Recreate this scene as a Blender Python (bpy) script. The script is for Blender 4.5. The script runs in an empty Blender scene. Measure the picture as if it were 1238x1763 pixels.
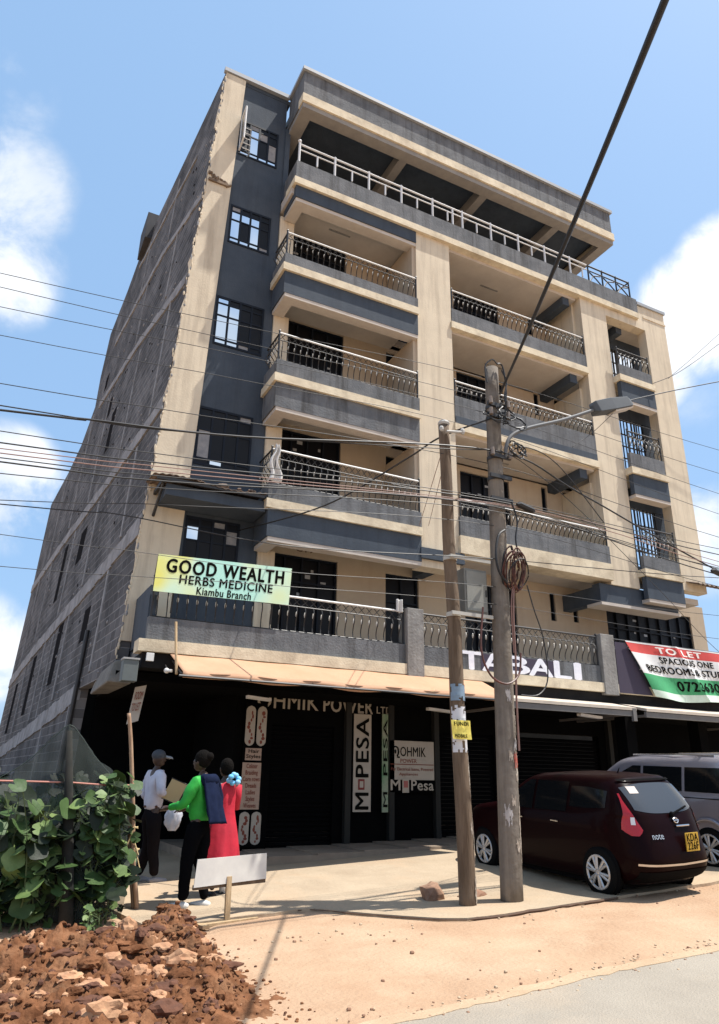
import bpy, bmesh, math, random
from mathutils import Vector, Matrix, noise as mnoise
C = bpy.context.scene.collection
sc = bpy.context.scene
R_ = math.radians
rnd = random.Random(7)

# ---------------------------------------------------------------- camera
CAMO = Vector((-9.471, -12.698, 1.6)); FPX = 1230.0
def cam_basis(p=.359, yw=.469, r=.016):
    fw = Vector((math.sin(yw)*math.cos(p), math.cos(yw)*math.cos(p), math.sin(p)))
    rt = Vector((math.cos(yw), -math.sin(yw), 0)); up = rt.cross(fw)
    return fw, rt*math.cos(r)+up*math.sin(r), up*math.cos(r)-rt*math.sin(r)
FW, RT, UP = cam_basis()
cd = bpy.data.cameras.new('camera'); cam = bpy.data.objects.new('camera', cd); C.objects.link(cam)
cam.matrix_world = Matrix(((RT.x, UP.x, -FW.x, CAMO.x), (RT.y, UP.y, -FW.y, CAMO.y), (RT.z, UP.z, -FW.z, CAMO.z), (0, 0, 0, 1)))
cd.sensor_fit = 'VERTICAL'; cd.sensor_height = 36; cd.sensor_width = 36
cd.lens = FPX/1763*36; cd.clip_end = 3000; cd.clip_start = .05
sc.camera = cam
sc.render.resolution_x, sc.render.resolution_y = 719, 1024

# ---------------------------------------------------------------- light
SUN = Vector((1.0, -.50, 2.7)).normalized()
w = bpy.data.worlds.new('World'); sc.world = w; w.use_nodes = True
nt = w.node_tree; nt.nodes.clear()
def wn(t, **k):
    n = nt.nodes.new(t)
    for a, b in k.items(): setattr(n, a, b)
    return n
def lk(a, b): nt.links.new(a, b)
def wmath(op, a, b=None, c=None):
    n = wn('ShaderNodeMath', operation=op)
    for i, v in enumerate((a, b, c)):
        if v is None: continue
        if isinstance(v, (int, float)): n.inputs[i].default_value = v
        else: lk(v, n.inputs[i])
    return n.outputs[0]
sky = wn('ShaderNodeTexSky', sky_type='NISHITA'); sky.sun_disc = False
sky.sun_elevation = math.asin(SUN.z); sky.sun_rotation = math.atan2(SUN.x, SUN.y)
sky.air_density = 1.0; sky.dust_density = 2.2; sky.ozone_density = 1.6
tc = wn('ShaderNodeTexCoord')
nz = wn('ShaderNodeTexNoise'); nz.inputs['Scale'].default_value = 7; nz.inputs['Detail'].default_value = 9; nz.inputs['Roughness'].default_value = .62
nz.inputs['Distortion'].default_value = .3
lk(tc.outputs['Generated'], nz.inputs['Vector'])
CL = [((-.088, .702, .706), .055, .45), ((-.072, .765, .641), .074, .8), ((-.068, .822, .567), .075, .7), ((-.03, .942, .335), .085, .85), ((-.02, .991, .136), .08, .8),
      ((.695, .470, .540), .076, 1.5), ((.672, .54, .508), .075, 1.2), ((.705, .42, .572), .070, 1.3), ((.735, .50, .458), .06, .3), ((.778, .558, .288), .075, .7),
      ((.62, .60, .50), .05, .5), ((-.9, .3, .3), .4, 1), ((.2, -.9, .35), .5, 1), ((.95, -.1, .3), .35, 1)]
acc = None
for d, rad, amp in CL:
    dp = wn('ShaderNodeVectorMath', operation='DOT_PRODUCT'); lk(tc.outputs['Generated'], dp.inputs[0]); dp.inputs[1].default_value = Vector(d).normalized()
    mr = wn('ShaderNodeMapRange', interpolation_type='SMOOTHSTEP'); lk(dp.outputs['Value'], mr.inputs[0])
    mr.inputs[1].default_value = math.cos(rad*1.25); mr.inputs[2].default_value = math.cos(rad*.2); mr.inputs[3].default_value = 0; mr.inputs[4].default_value = amp
    acc = mr.outputs[0] if acc is None else wmath('MAXIMUM', acc, mr.outputs[0])
den = wmath('MULTIPLY', acc, wmath('ADD', wmath('MULTIPLY', nz.outputs['Fac'], 3.4), -.95))
cm = wn('ShaderNodeMapRange', interpolation_type='SMOOTHSTEP'); lk(den, cm.inputs[0]); cm.inputs[1].default_value = .10; cm.inputs[2].default_value = .72
cm.inputs[4].default_value = .93
nz2 = wn('ShaderNodeTexNoise'); nz2.inputs['Scale'].default_value = 5; nz2.inputs['Detail'].default_value = 6; lk(tc.outputs['Generated'], nz2.inputs['Vector'])
cc = wn('ShaderNodeValToRGB'); lk(nz2.outputs['Fac'], cc.inputs[0])
cc.color_ramp.elements[0].position = .35; cc.color_ramp.elements[0].color = (4.6, 5.1, 5.8, 1)
cc.color_ramp.elements[1].position = .62; cc.color_ramp.elements[1].color = (6.6, 6.7, 6.9, 1)
veil = wn('ShaderNodeMix', data_type='RGBA'); veil.inputs['Factor'].default_value = .62; lk(sky.outputs[0], veil.inputs['A']); veil.inputs['B'].default_value = (2.3, 3.9, 6.15, 1)
mx = wn('ShaderNodeMix', data_type='RGBA'); lk(cm.outputs[0], mx.inputs['Factor']); lk(veil.outputs['Result'], mx.inputs['A']); lk(cc.outputs[0], mx.inputs['B'])
bg = wn('ShaderNodeBackground'); bg.inputs[1].default_value = .12; lk(mx.outputs['Result'], bg.inputs[0])
wo = wn('ShaderNodeOutputWorld'); lk(bg.outputs[0], wo.inputs[0])
sd = bpy.data.lights.new('sun', 'SUN'); sd.energy = 5.0; sd.angle = R_(.5); sd.color = (1, .955, .89)
so = bpy.data.objects.new('sun', sd); C.objects.link(so); so.rotation_euler = SUN.to_track_quat('Z', 'Y').to_euler()
sc.view_settings.view_transform = 'Standard'; sc.view_settings.look = 'None'; sc.view_settings.exposure = 0.56; sc.view_settings.gamma = 1
sc.cycles.max_bounces = 6

# ---------------------------------------------------------------- materials
def mat(name, col, col2=None, scale=3.0, rough=.85, bump=0.0, bscale=None, metal=0.0, spec=.5, detail=8, lo=.35, hi=.65, dirt=None, damt=.0, streak=False, stretch=(1, 1, 1), coat=0, rot=None):
    m = bpy.data.materials.new(name); m.use_nodes = True; n = m.node_tree; b = n.nodes['Principled BSDF']
    b.inputs['Base Color'].default_value = (*col, 1); b.inputs['Roughness'].default_value = rough; b.inputs['Metallic'].default_value = metal
    b.inputs['Specular IOR Level'].default_value = spec
    if coat: b.inputs['Coat Weight'].default_value = coat; b.inputs['Coat Roughness'].default_value = .05
    t = n.nodes.new('ShaderNodeTexCoord'); mp = n.nodes.new('ShaderNodeMapping'); mp.inputs['Scale'].default_value = stretch
    n.links.new(t.outputs['Object'], mp.inputs[0]); out = None
    if col2 is not None:
        z = n.nodes.new('ShaderNodeTexNoise'); z.inputs['Scale'].default_value = scale; z.inputs['Detail'].default_value = detail; z.inputs['Roughness'].default_value = .65
        n.links.new(mp.outputs[0], z.inputs['Vector'])
        r = n.nodes.new('ShaderNodeValToRGB'); n.links.new(z.outputs['Fac'], r.inputs[0])
        r.color_ramp.elements[0].position = lo; r.color_ramp.elements[0].color = (*col, 1)
        r.color_ramp.elements[1].position = hi; r.color_ramp.elements[1].color = (*col2, 1); out = r.outputs[0]
    if dirt is not None:
        z = n.nodes.new('ShaderNodeTexNoise'); z.inputs['Scale'].default_value = 2.2 if streak else scale*.45; z.inputs['Detail'].default_value = 10; z.inputs['Roughness'].default_value = .7
        m2 = n.nodes.new('ShaderNodeMapping'); m2.inputs['Scale'].default_value = (2.2, 2.2, .16) if streak else (1, 1, 1)
        n.links.new(t.outputs['Object'], m2.inputs[0]); n.links.new(m2.outputs[0], z.inputs['Vector'])
        r = n.nodes.new('ShaderNodeMapRange'); n.links.new(z.outputs['Fac'], r.inputs[0]); r.inputs[1].default_value = .48; r.inputs[2].default_value = .75; r.inputs[4].default_value = damt
        mxx = n.nodes.new('ShaderNodeMix'); mxx.data_type = 'RGBA'; n.links.new(r.outputs[0], mxx.inputs['Factor'])
        if out: n.links.new(out, mxx.inputs['A'])
        else: mxx.inputs['A'].default_value = (*col, 1)
        mxx.inputs['B'].default_value = (*dirt, 1); out = mxx.outputs['Result']
    if out: n.links.new(out, b.inputs['Base Color'])
    if bump:
        z = n.nodes.new('ShaderNodeTexNoise'); z.inputs['Scale'].default_value = bscale or scale*6; z.inputs['Detail'].default_value = 8; n.links.new(mp.outputs[0], z.inputs['Vector'])
        bp_ = n.nodes.new('ShaderNodeBump'); bp_.inputs['Strength'].default_value = bump; bp_.inputs['Distance'].default_value = .02
        n.links.new(z.outputs['Fac'], bp_.inputs['Height']); n.links.new(bp_.outputs[0], b.inputs['Normal'])
    return m
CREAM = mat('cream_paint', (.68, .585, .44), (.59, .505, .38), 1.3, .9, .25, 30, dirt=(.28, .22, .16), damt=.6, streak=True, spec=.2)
CREAM2 = mat('cream_band_paint', (.74, .65, .48), (.60, .51, .37), 3, .9, .3, 30, dirt=(.24, .18, .12), damt=.7, spec=.2)
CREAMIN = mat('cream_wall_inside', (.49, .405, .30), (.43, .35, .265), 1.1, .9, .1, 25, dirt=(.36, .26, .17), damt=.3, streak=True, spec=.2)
SOFFIT = mat('soffit_plaster', (.56, .51, .45), (.49, .44, .39), 2, .95, .15, 20, dirt=(.4, .32, .24), damt=.35, spec=.1)
GREY = mat('grey_parapet_paint', (.115, .122, .13), (.175, .18, .186), 2.4, .9, .5, 26, dirt=(.045, .042, .04), damt=.9, streak=True, spec=.2)
BLUEG = mat('shade_toned_grey_paint', (.048, .062, .082), (.064, .080, .10), 1.6, .85, .2, 26, dirt=(.03, .035, .045), damt=.5, streak=True, spec=.3)  # the parapet grey again, with bluish shade put into the colour
CONC = mat('grey_concrete', (.30, .29, .27), (.21, .20, .19), 3, .95, .5, 20, dirt=(.11, .10, .09), damt=.6, streak=True, spec=.15)
CONCD = mat('beam_concrete', (.34, .34, .345), (.22, .22, .225), 3, .95, .5, 20, dirt=(.10, .095, .09), damt=.7, spec=.15)
IRON = mat('black_iron', (.018, .018, .02), (.03, .028, .026), 12, .5, spec=.5)
IRONL = mat('pale_baluster_bulb', (.55, .52, .46), rough=.4)
WHITE = mat('white_paint', (.72, .72, .70), (.62, .62, .60), 4, .6)
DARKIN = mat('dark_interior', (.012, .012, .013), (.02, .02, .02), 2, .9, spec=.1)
DGLASS = mat('dark_window_glass', (.006, .007, .010), rough=.45, spec=.2)
MIRR = mat('sky_reflecting_glass', (.62, .70, .78), rough=.04, metal=1.0)
ROOFM = mat('roof_edge_sheet', (.30, .32, .34), rough=.6)
RUST = mat('rusty_corrugated_sheet', (.10, .075, .06), (.20, .14, .10), 6, .8, .4, 30)
AWN = mat('orange_awning_fabric', (.50, .30, .19), (.44, .26, .16), 2.0, .85, .15, 12, dirt=(.45, .25, .12), damt=.25, spec=.2)
WOOD = mat('raw_timber', (.52, .38, .22), (.38, .26, .14), 5, .85, .3, 30, stretch=(4, 4, .6))
WOODD = mat('weathered_pole_wood', (.085, .055, .032), (.17, .12, .08), 4, .9, .6, 22, stretch=(3, 3, .35))
BLACKP = mat('black_rubber', (.012, .012, .012), rough=.6)
CABLE = mat('black_cable', (.014, .014, .015), rough=.5, spec=.4)
CABLEB = mat('copper_brown_cable', (.12, .035, .022), (.04, .014, .010), 9, .5)
CABLEP = mat('faded_pink_cable', (.22, .12, .095), rough=.6)
def flat(name, col, rough=.7, **k): return mat(name, col, (col[0]*.86, col[1]*.86, col[2]*.86), 5, rough, **k)

# ---------------------------------------------------------------- mesh helpers
class MB:
    def __init__(s): s.v = []; s.f = []; s.m = []
    def add(s, vs, fs, mi=0):
        o = len(s.v); s.v += [tuple(v) for v in vs]; s.f += [tuple(o+i for i in f) for f in fs]; s.m += [mi]*len(fs); return s
    def box(s, x0, x1, y0, y1, z0, z1, mi=0):
        return s.add([(x0, y0, z0), (x1, y0, z0), (x1, y1, z0), (x0, y1, z0), (x0, y0, z1), (x1, y0, z1), (x1, y1, z1), (x0, y1, z1)],
                     [(0, 3, 2, 1), (4, 5, 6, 7), (0, 1, 5, 4), (1, 2, 6, 5), (2, 3, 7, 6), (3, 0, 4, 7)], mi)
    def hexa(s, p, mi=0):
        return s.add(p, [(0, 3, 2, 1), (4, 5, 6, 7), (0, 1, 5, 4), (1, 2, 6, 5), (2, 3, 7, 6), (3, 0, 4, 7)], mi)
    def tube(s, pts, r, n=8, mi=0, cap=True):
        pts = [Vector(p) for p in pts]; k = len(pts); rs = r if isinstance(r, (list, tuple)) else [r]*k
        vs = []; ref = None
        for i, p in enumerate(pts):
            t = (pts[min(i+1, k-1)]-pts[max(i-1, 0)]).normalized()
            if ref is None:
                ref = Vector((0, 0, 1)) if abs(t.z) < .9 else Vector((1, 0, 0))
                a = t.cross(ref).normalized()
            else:
                a = (a-t*a.dot(t)).normalized()
            b = t.cross(a)
            for j in range(n):
                an = 2*math.pi*j/n; vs.append(p+(a*math.cos(an)+b*math.sin(an))*rs[i])
        fs = [(i*n+j, i*n+(j+1) % n, (i+1)*n+(j+1) % n, (i+1)*n+j) for i in range(k-1) for j in range(n)]
        if cap: fs += [tuple(range(n-1, -1, -1)), tuple((k-1)*n+j for j in range(n))]
        return s.add(vs, fs, mi)
    def ball(s, c, r, mi=0, n=8, m=6):
        c = Vector(c); r = r if isinstance(r, (list, tuple)) else (r, r, r)
        vs = [c+Vector((0, 0, r[2]))]
        for i in range(1, m):
            th = math.pi*i/m
            for j in range(n): ph = 2*math.pi*j/n; vs.append(c+Vector((r[0]*math.sin(th)*math.cos(ph), r[1]*math.sin(th)*math.sin(ph), r[2]*math.cos(th))))
        vs.append(c-Vector((0, 0, r[2])))
        fs = [(0, 1+j, 1+(j+1) % n) for j in range(n)]
        for i in range(m-2): fs += [(1+i*n+j, 1+(i+1)*n+j, 1+(i+1)*n+(j+1) % n, 1+i*n+(j+1) % n) for j in range(n)]
        e = len(vs)-1; o = 1+(m-2)*n; fs += [(o+j, e, o+(j+1) % n) for j in range(n)]
        return s.add(vs, fs, mi)
    def grid(s, fn, nu, nv, mi=0, thick=None, double=False):
        vs = [fn(i/nu, j/nv) for j in range(nv+1) for i in range(nu+1)]
        return s.add(vs, [(j*(nu+1)+i, j*(nu+1)+i+1, (j+1)*(nu+1)+i+1, (j+1)*(nu+1)+i) for j in range(nv) for i in range(nu)], mi)
    def sheet(s, fn, nu, nv, off, mi=0):
        off = Vector(off); N = (nu+1)*(nv+1)
        a = [Vector(fn(i/nu, j/nv)) for j in range(nv+1) for i in range(nu+1)]
        vs = a+[p+off for p in a]
        q = [(j*(nu+1)+i, j*(nu+1)+i+1, (j+1)*(nu+1)+i+1, (j+1)*(nu+1)+i) for j in range(nv) for i in range(nu)]
        fs = q+[tuple(N+i for i in reversed(f)) for f in q]
        bd = list(range(nu+1))+[(j+1)*(nu+1)+nu for j in range(nv)]+[nv*(nu+1)+i for i in range(nu-1, -1, -1)]+[j*(nu+1) for j in range(nv-1, 0, -1)]
        for k in range(len(bd)): a0, b0 = bd[k], bd[(k+1) % len(bd)]; fs.append((a0, N+a0, N+b0, b0))
        return s.add(vs, fs, mi)
    def build(s, name, mats, parent=None, smooth=False, bevel=0):
        me = bpy.data.meshes.new(name); me.from_pydata(s.v, [], s.f)
        mats = mats if isinstance(mats, (list, tuple)) else [mats]
        for m in mats: me.materials.append(m)
        me.polygons.foreach_set('material_index', s.m)
        me.validate(); me.update()
        if smooth: me.polygons.foreach_set('use_smooth', [True]*len(me.polygons))
        o = bpy.data.objects.new(name, me); C.objects.link(o)
        if bevel:
            b = o.modifiers.new('bevel', 'BEVEL'); b.width = bevel; b.segments = 2; b.limit_method = 'ANGLE'
        if parent: setparent(o, parent)
        return o
PLOC = {}
def setparent(o, p):
    o.parent = p; o.matrix_parent_inverse = Matrix.Translation(-Vector(PLOC.get(p.name, (0, 0, 0))))
def thing(name, label, cat, loc=(0, 0, 0), group=None):
    o = bpy.data.objects.new(name, None); C.objects.link(o); o.location = loc; PLOC[o.name] = loc; o.empty_display_size = .1
    return tag(o, label, cat, group)
def tag(o, label=None, cat=None, group=None, kind=None):
    if label: o['label'] = label
    if cat: o['category'] = cat
    if group: o['group'] = group
    if kind: o['kind'] = kind
    return o
def struct(o): o['kind'] = 'structure'; return o

def text(name, s, m, quad, parent=None, off=0.0, ext=.002, pad=(0, 0, 1, 1), lines=1.0):
    """letters of s fitted into quad (BL, BR, TR, TL); pad = u0, v0, u1, v1"""
    cu = bpy.data.curves.new(name, 'FONT'); cu.body = s; cu.space_line = lines; cu.space_character = 1.0+off*2.4; cu.align_x = 'CENTER'; cu.resolution_u = 3
    cu.extrude = .02
    o = bpy.data.objects.new('tmp', cu); C.objects.link(o)
    bpy.context.view_layer.update()
    me = bpy.data.meshes.new_from_object(o.evaluated_get(bpy.context.evaluated_depsgraph_get()))
    bpy.data.objects.remove(o); me.name = name
    xs = [v.co.x for v in me.vertices]; ys = [v.co.y for v in me.vertices]
    x0, x1, y0, y1 = min(xs), max(xs), min(ys), max(ys)
    q = [Vector(p) for p in quad]; nn = (q[1]-q[0]).cross(q[3]-q[0]).normalized()
    for v in me.vertices:
        u = (v.co.x-x0)/(x1-x0); t = (v.co.y-y0)/(y1-y0)
        u = pad[0]+u*(pad[2]-pad[0]); t = pad[1]+t*(pad[3]-pad[1])
        p = (q[0]*(1-u)+q[1]*u)*(1-t)+(q[3]*(1-u)+q[2]*u)*t
        v.co = p+nn*(ext if v.co.z > 0 else 0)+nn*.001
    if off > 0:   # heavier strokes: the same letters again, a hair apart
        base = bmesh.new(); base.from_mesh(me); dx_ = off*.6/(x1-x0)*(q[1]-q[0]).length*(pad[2]-pad[0]); dy_ = off*.6/(y1-y0)*(q[3]-q[0]).length*(pad[3]-pad[1])
        uu, vv = (q[1]-q[0]).normalized(), (q[3]-q[0]).normalized()
        for k, (a, b) in enumerate(((-1, 0), (1, 0), (0, .7), (0, -.7))):
            t2 = bmesh.new(); t2.from_mesh(me); bmesh.ops.translate(t2, verts=t2.verts, vec=uu*a*dx_+vv*b*dy_+nn*(.00025*(k+1)))
            tm = bpy.data.meshes.new('t'); t2.to_mesh(tm); t2.free(); base.from_mesh(tm); bpy.data.meshes.remove(tm)
        base.to_mesh(me); base.free()
    me.materials.clear(); me.materials.append(m)
    ob = bpy.data.objects.new(name, me); C.objects.link(ob)
    if parent: setparent(ob, parent)
    return ob
def join_into(objs, name):
    """merge several temporary meshes into the first object"""
    bm = bmesh.new(); mats = []
    for o in objs:
        base = len(mats); mats += [m for m in o.data.materials]
        t = bmesh.new(); t.from_mesh(o.data)
        for f in t.faces: f.material_index += base
        tm = bpy.data.meshes.new('t'); t.to_mesh(tm); t.free(); bm.from_mesh(tm)
        # material indices survive from_mesh
    me = bpy.data.meshes.new(name); bm.to_mesh(me); bm.free()
    for m in mats: me.materials.append(m)
    f = objs[0]; f.data = me; f.name = name
    for o in objs[1:]: bpy.data.objects.remove(o)
    return f

def lerp(a, b, t): return a+(b-a)*t
def sm(t): t = max(0, min(1, t)); return t*t*(3-2*t)
def zg(x, y):
    return .05*max(x+6.5, -.6)*(1 if x < 30 else 30/x)+.13*sm((y+4.2)/2.2)

# ---------------------------------------------------------------- ground
def axis(a, b, fine0, fine1, st):
    r = [fine0]
    while r[-1] < fine1-1e-6: r.append(r[-1]+st)
    d = st; x = r[-1]
    while x < b: d *= 1.5; x += d; r.append(min(x, b))
    d = st; x = r[0]; L = []
    while x > a: d *= 1.5; x -= d; L.append(max(x, a))
    return sorted(set(L+r))
gx = axis(-900, 900, -10.5, 3, .11); gy = axis(-900, 900, -13, 3, .11)
mb = MB(); nx = len(gx)
def gz(x, y):
    z = zg(x, y)
    soft = sm((-y-4.9)/.5)  # loose soil in front of the concrete apron
    z += (mnoise.noise((x*1.3, y*1.3, 0))*.026+mnoise.noise((x*5, y*5, 3))*.012)*soft
    if x < -6.7 and y > -4: z -= .02
    return z
for y in gy:
    for x in gx: mb.v.append((x, y, gz(x, y)))
for j in range(len(gy)-1):
    for i in range(nx-1): mb.f.append((j*nx+i, j*nx+i+1, (j+1)*nx+i+1, (j+1)*nx+i)); mb.m.append(0)
SOIL = mat('dry_orange_soil', (.36, .23, .145), (.42, .29, .19), 1.1, .95, .8, 24, dirt=(.47, .35, .24), damt=.85, spec=.1)
struct(mb.build('ground', SOIL, smooth=True))
# concrete apron in front of the shops
APR = mat('dusty_concrete_apron', (.41, .325, .23), (.34, .265, .185), 1.5, .95, .5, 22, dirt=(.44, .31, .20), damt=.85, spec=.1)
def strip(name, m, xs, yfun0, yfun1, lift, side=0.0, ny=8):
    mb = MB(); n = len(xs)
    for j in range(ny+1):
        for x in xs:
            y = lerp(yfun0(x), yfun1(x), j/ny); mb.v.append((x, y, zg(x, y)+lift))
    for j in range(ny):
        for i in range(n-1): mb.f.append((j*n+i, j*n+i+1, (j+1)*n+i+1, (j+1)*n+i)); mb.m.append(0)
    o = len(mb.v)
    for x in xs: y = yfun0(x); mb.v.append((x, y, zg(x, y)+lift-side-.05))
    for i in range(n-1): mb.f.append((o+i, o+i+1, i+1, i)); mb.m.append(0)
    return struct(mb.build(name, m))
xs = [-7.9+.25*i for i in range(113)]
edge = lambda x: -3.55-1.57*sm((x+5.6)/1.6)+1.6*sm((-7.45-x)/.4)+.05*mnoise.noise((x*2.1, 0, 0))
strip('concrete_apron', APR, xs, edge, lambda x: 4.2, .035, .03)
# veranda floor of the shops (a low step)
VER = mat('veranda_floor', (.22, .17, .13), (.30, .24, .18), 2, .9, .3, 20, spec=.2)
mb = MB()
for i in range(16):
    x0 = -5.7+i*.9; z = .36+.05*i*.9*.6
    mb.box(x0, x0+.9, -.35, 4.2, -.3, z)
struct(mb.build('veranda_floor', VER))
# dusty road
ROAD = mat('dusty_asphalt', (.27, .235, .19), (.33, .29, .235), 1.0, .92, .6, 60, dirt=(.40, .32, .235), damt=.85, spec=.2)
redge = lambda x: -7.45+.05*(x+5)*.4+.12*mnoise.noise((x*.55, 1, 0))+.06*mnoise.noise((x*2.7, 4, 0))+.04*mnoise.noise((x*7.5, 4, 0))
xr = [-60, -40, -25, -18]+[-14+.08*i for i in range(330)]+[20, 35, 60, 120]
strip('road', ROAD, xr, lambda x: -14.5, redge, .02, .02, 14)
# dust drift along the road edge
DUST = mat('dust_drift', (.44, .33, .22), (.38, .27, .175), 2.5, .98, .5, 30, spec=.05)
strip('dust_drift', DUST, xr, lambda x: redge(x)-.10-.07*mnoise.noise((x*1.6, 9, 0)), lambda x: redge(x)+.05, .0245, .0, 3)

# ---------------------------------------------------------------- building
BL = thing('apartment_building', 'six storey cream and grey apartment block with iron balcony rails and bare block side', 'building', (0, .8, 0))
def bpart(mb, name, m, parent=None, **k): return mb.build(name, m, parent or BL, **k)
L1, L2, L3, L4, L5, RZ = 3.72, 6.82, 9.70, 12.60, 15.20, 18.78
YB = 1.4; W = .75
# leaned, widening left pilaster
def ax0(z): return -7.46+.052*(z-3.9)
def ax1(z): return -6.55+.032*(z-6.5)
mb = MB()
zs = [3.9+i*.35 for i in range(43)]
rr = random.Random(3)
jag = [rr.uniform(-.02, .03)*(1 if z > 9 else .6) for z in zs]
ztop = 18.62
for i in range(len(zs)-1):
    z0, z1 = zs[i], min(zs[i+1], ztop)
    if z0 >= ztop: break
    k0, k1 = jag[i], jag[i+1]
    if i > 0: pass
    mb.hexa([(ax0(z0)+k0, W, z0), (ax1(z0), W, z0), (ax1(z0), W+.35, z0), (ax0(z0)+k0, W+.35, z0),
             (ax0(z1)+k1, W, z1), (ax1(z1), W, z1), (ax1(z1), W+.35, z1), (ax0(z1)+k1, W+.35, z1)])
bpart(mb, 'pilaster', CREAM)
# broken plaster ledge on the left pilaster
mb = MB(); rr = random.Random(5)
for i in range(26):
    t = i/25; x = lerp(-6.83, -6.30, t); z = 15.16-.20*t+rr.uniform(-.05, .05)
    mb.ball((x, W-.01, z), (rr.uniform(.02, .05), rr.uniform(.02, .05), rr.uniform(.02, .06)), n=5, m=4)
mb.box(-6.84, -6.36, W-.05, W+.02, 14.93, 15.0)
bpart(mb, 'broken_ledge', mat('broken_plaster', (.10, .07, .05), (.25, .18, .12), 8, .95))
# centre, second and right pilasters
PIL = [(-1.52, -.49, 4.0, 15.06), (4.12, 5.12, 4.0, 15.06), (6.76, 7.70, 3.9, 15.62)]
for i, (x0, x1, z0, z1) in enumerate(PIL):
    mb = MB(); d = .38 if i < 2 else .30
    if i == 0: mb.box(x0, x1, 0, d, L2-.85, z1)
    elif i == 1: mb.box(x0, x1, 0, d, L2-.5, z1)
    else:
        mb.box(x0, x1, 0, d, L2-.3, z1); mb.box(x0-.02, x1+.02, -.02, d, z1-.42, z1-.36)
    bpart(mb, 'pilaster', CREAM)
# coping of right pilaster
mb = MB(); mb.box(6.52, 7.74, -.05, .34, 15.62, 15.72); bpart(mb, 'coping', ROOFM)

def wallwith(mb, x0, x1, z0, z1, y, th, holes, mi=0):
    xs = sorted({x0, x1, *[h[0] for h in holes], *[h[1] for h in holes]}); zz = sorted({z0, z1, *[h[2] for h in holes], *[h[3] for h in holes]})
    xs = [x for x in xs if x0 <= x <= x1]; zz = [z for z in zz if z0 <= z <= z1]
    for a, b in zip(xs, xs[1:]):
        run = None
        for c, d in zip(zz, zz[1:]):
            hole = any(h[0] <= (a+b)/2 <= h[1] and h[2] <= (c+d)/2 <= h[3] for h in holes)
            if not hole: run = (run[0], d) if run else (c, d)
            if hole and run: mb.box(a, b, y, y+th, run[0], run[1], mi); run = None
        if run: mb.box(a, b, y, y+th, run[0], run[1], mi)
# ---- stair wall (grey with shade put into its colour, left recess) with its windows
sw = [(-6.17, -5.16, 16.16, 17.31), (-6.22, -5.2, 13.42, 14.54), (-6.33, -5.2, 10.58, 11.86), (-6.47, -5.27, 7.64, 8.99), (-6.5, -5.38, 5.25, 6.5)]
mb = MB(); wallwith(mb, -6.62, -4.98, 3.7, 18.62, W+.07, .2, sw); bpart(mb, 'stair_wall', BLUEG)
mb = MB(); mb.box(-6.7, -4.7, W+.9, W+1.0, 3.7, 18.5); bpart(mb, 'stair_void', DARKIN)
STEEL = mat('dark_blue_steel_frame', (.008, .012, .020), rough=.6, spec=.2)
CURT = mat('pale_curtain', (.30, .29, .28), (.2, .2, .21), 6, .9)
for wi, (x0, x1, z0, z1) in enumerate(sw):
    mb = MB(); y0 = W+.05
    nxp = 4; nzp = 2 if wi < 4 else 3
    mb.box(x0, x1, y0, y0+.05, z1-.05, z1); mb.box(x0, x1, y0, y0+.05, z0, z0+.05)
    for i in range(nxp+1): xx = lerp(x0, x1-.045, i/nxp); mb.box(xx, xx+.045, y0+.003, y0+.047, z0+.05, z1-.05)
    zm = z0+.12+(z1-z0-.12)*.55
    for i in range(nxp):
        xa, xb = lerp(x0, x1-.045, i/nxp)+.045, lerp(x0, x1-.045, (i+1)/nxp)
        for zz in (z0+.14, zm, z1-.2): mb.box(xa, xb, y0+.006, y0+.044, zz, zz+.035)
    fr = bpart(mb, 'window', STEEL)
    lit = {0: [(0, 0), (1, 0), (1, 1), (1, 2), (2, 0), (3, 0)], 1: [(0, 0), (0, 1), (0, 2), (1, 0), (1, 2), (2, 0), (2, 1), (2, 2)], 2: [(0, 0), (0, 1), (0, 2), (0, 3), (1, 0), (1, 1), (1, 2)], 3: [(1, 0)], 4: [(0, 2)]}[wi]
    for i in range(nxp):
        xa, xb = lerp(x0, x1-.045, i/nxp)+.045, lerp(x0, x1-.045, (i+1)/nxp)
        zz = [z0+.05, z0+.14, z0+.175, zm, zm+.035, z1-.2, z1-.165, z1-.05]
        for j in range(4):
            mb = MB(); mb.box(xa+.004, xb-.004, y0+.02, y0+.026, zz[2*j], zz[2*j+1])
            mb.build('pane', MIRR if (i, j) in lit else (CURT if (i+j+wi) % 5 == 4 else DGLASS), fr)
# open casement leaf of the top stair window and its bars
mb = MB(); xo = -6.17
lf = [(xo, W, 16.22), (xo-.02, W-.42, 16.22), (xo-.02, W-.42, 17.25), (xo, W, 17.25)]
for a, b in zip(lf, lf[1:]+lf[:1]): mb.tube([a, b], .022, 6)
sh = bpart(mb, 'casement', WHITE)
mb = MB(); mb.hexa([(xo-.005, W, 16.25), (xo+.005, W, 16.25), (xo-.015, W-.4, 16.25), (xo-.025, W-.4, 16.25), (xo-.005, W, 17.22), (xo+.005, W, 17.22), (xo-.015, W-.4, 17.22), (xo-.025, W-.4, 17.22)])
mb.build('pane', mat('casement_glass', (.10, .13, .16), rough=.15, metal=.4), sh)
mb = MB()
for k in range(5): mb.tube([(-6.1, W+.01, 16.35+.17*k), (-5.9, W+.01, 16.35+.17*k)], .012, 5)
bpart(mb, 'window_bars', WHITE)

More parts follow.
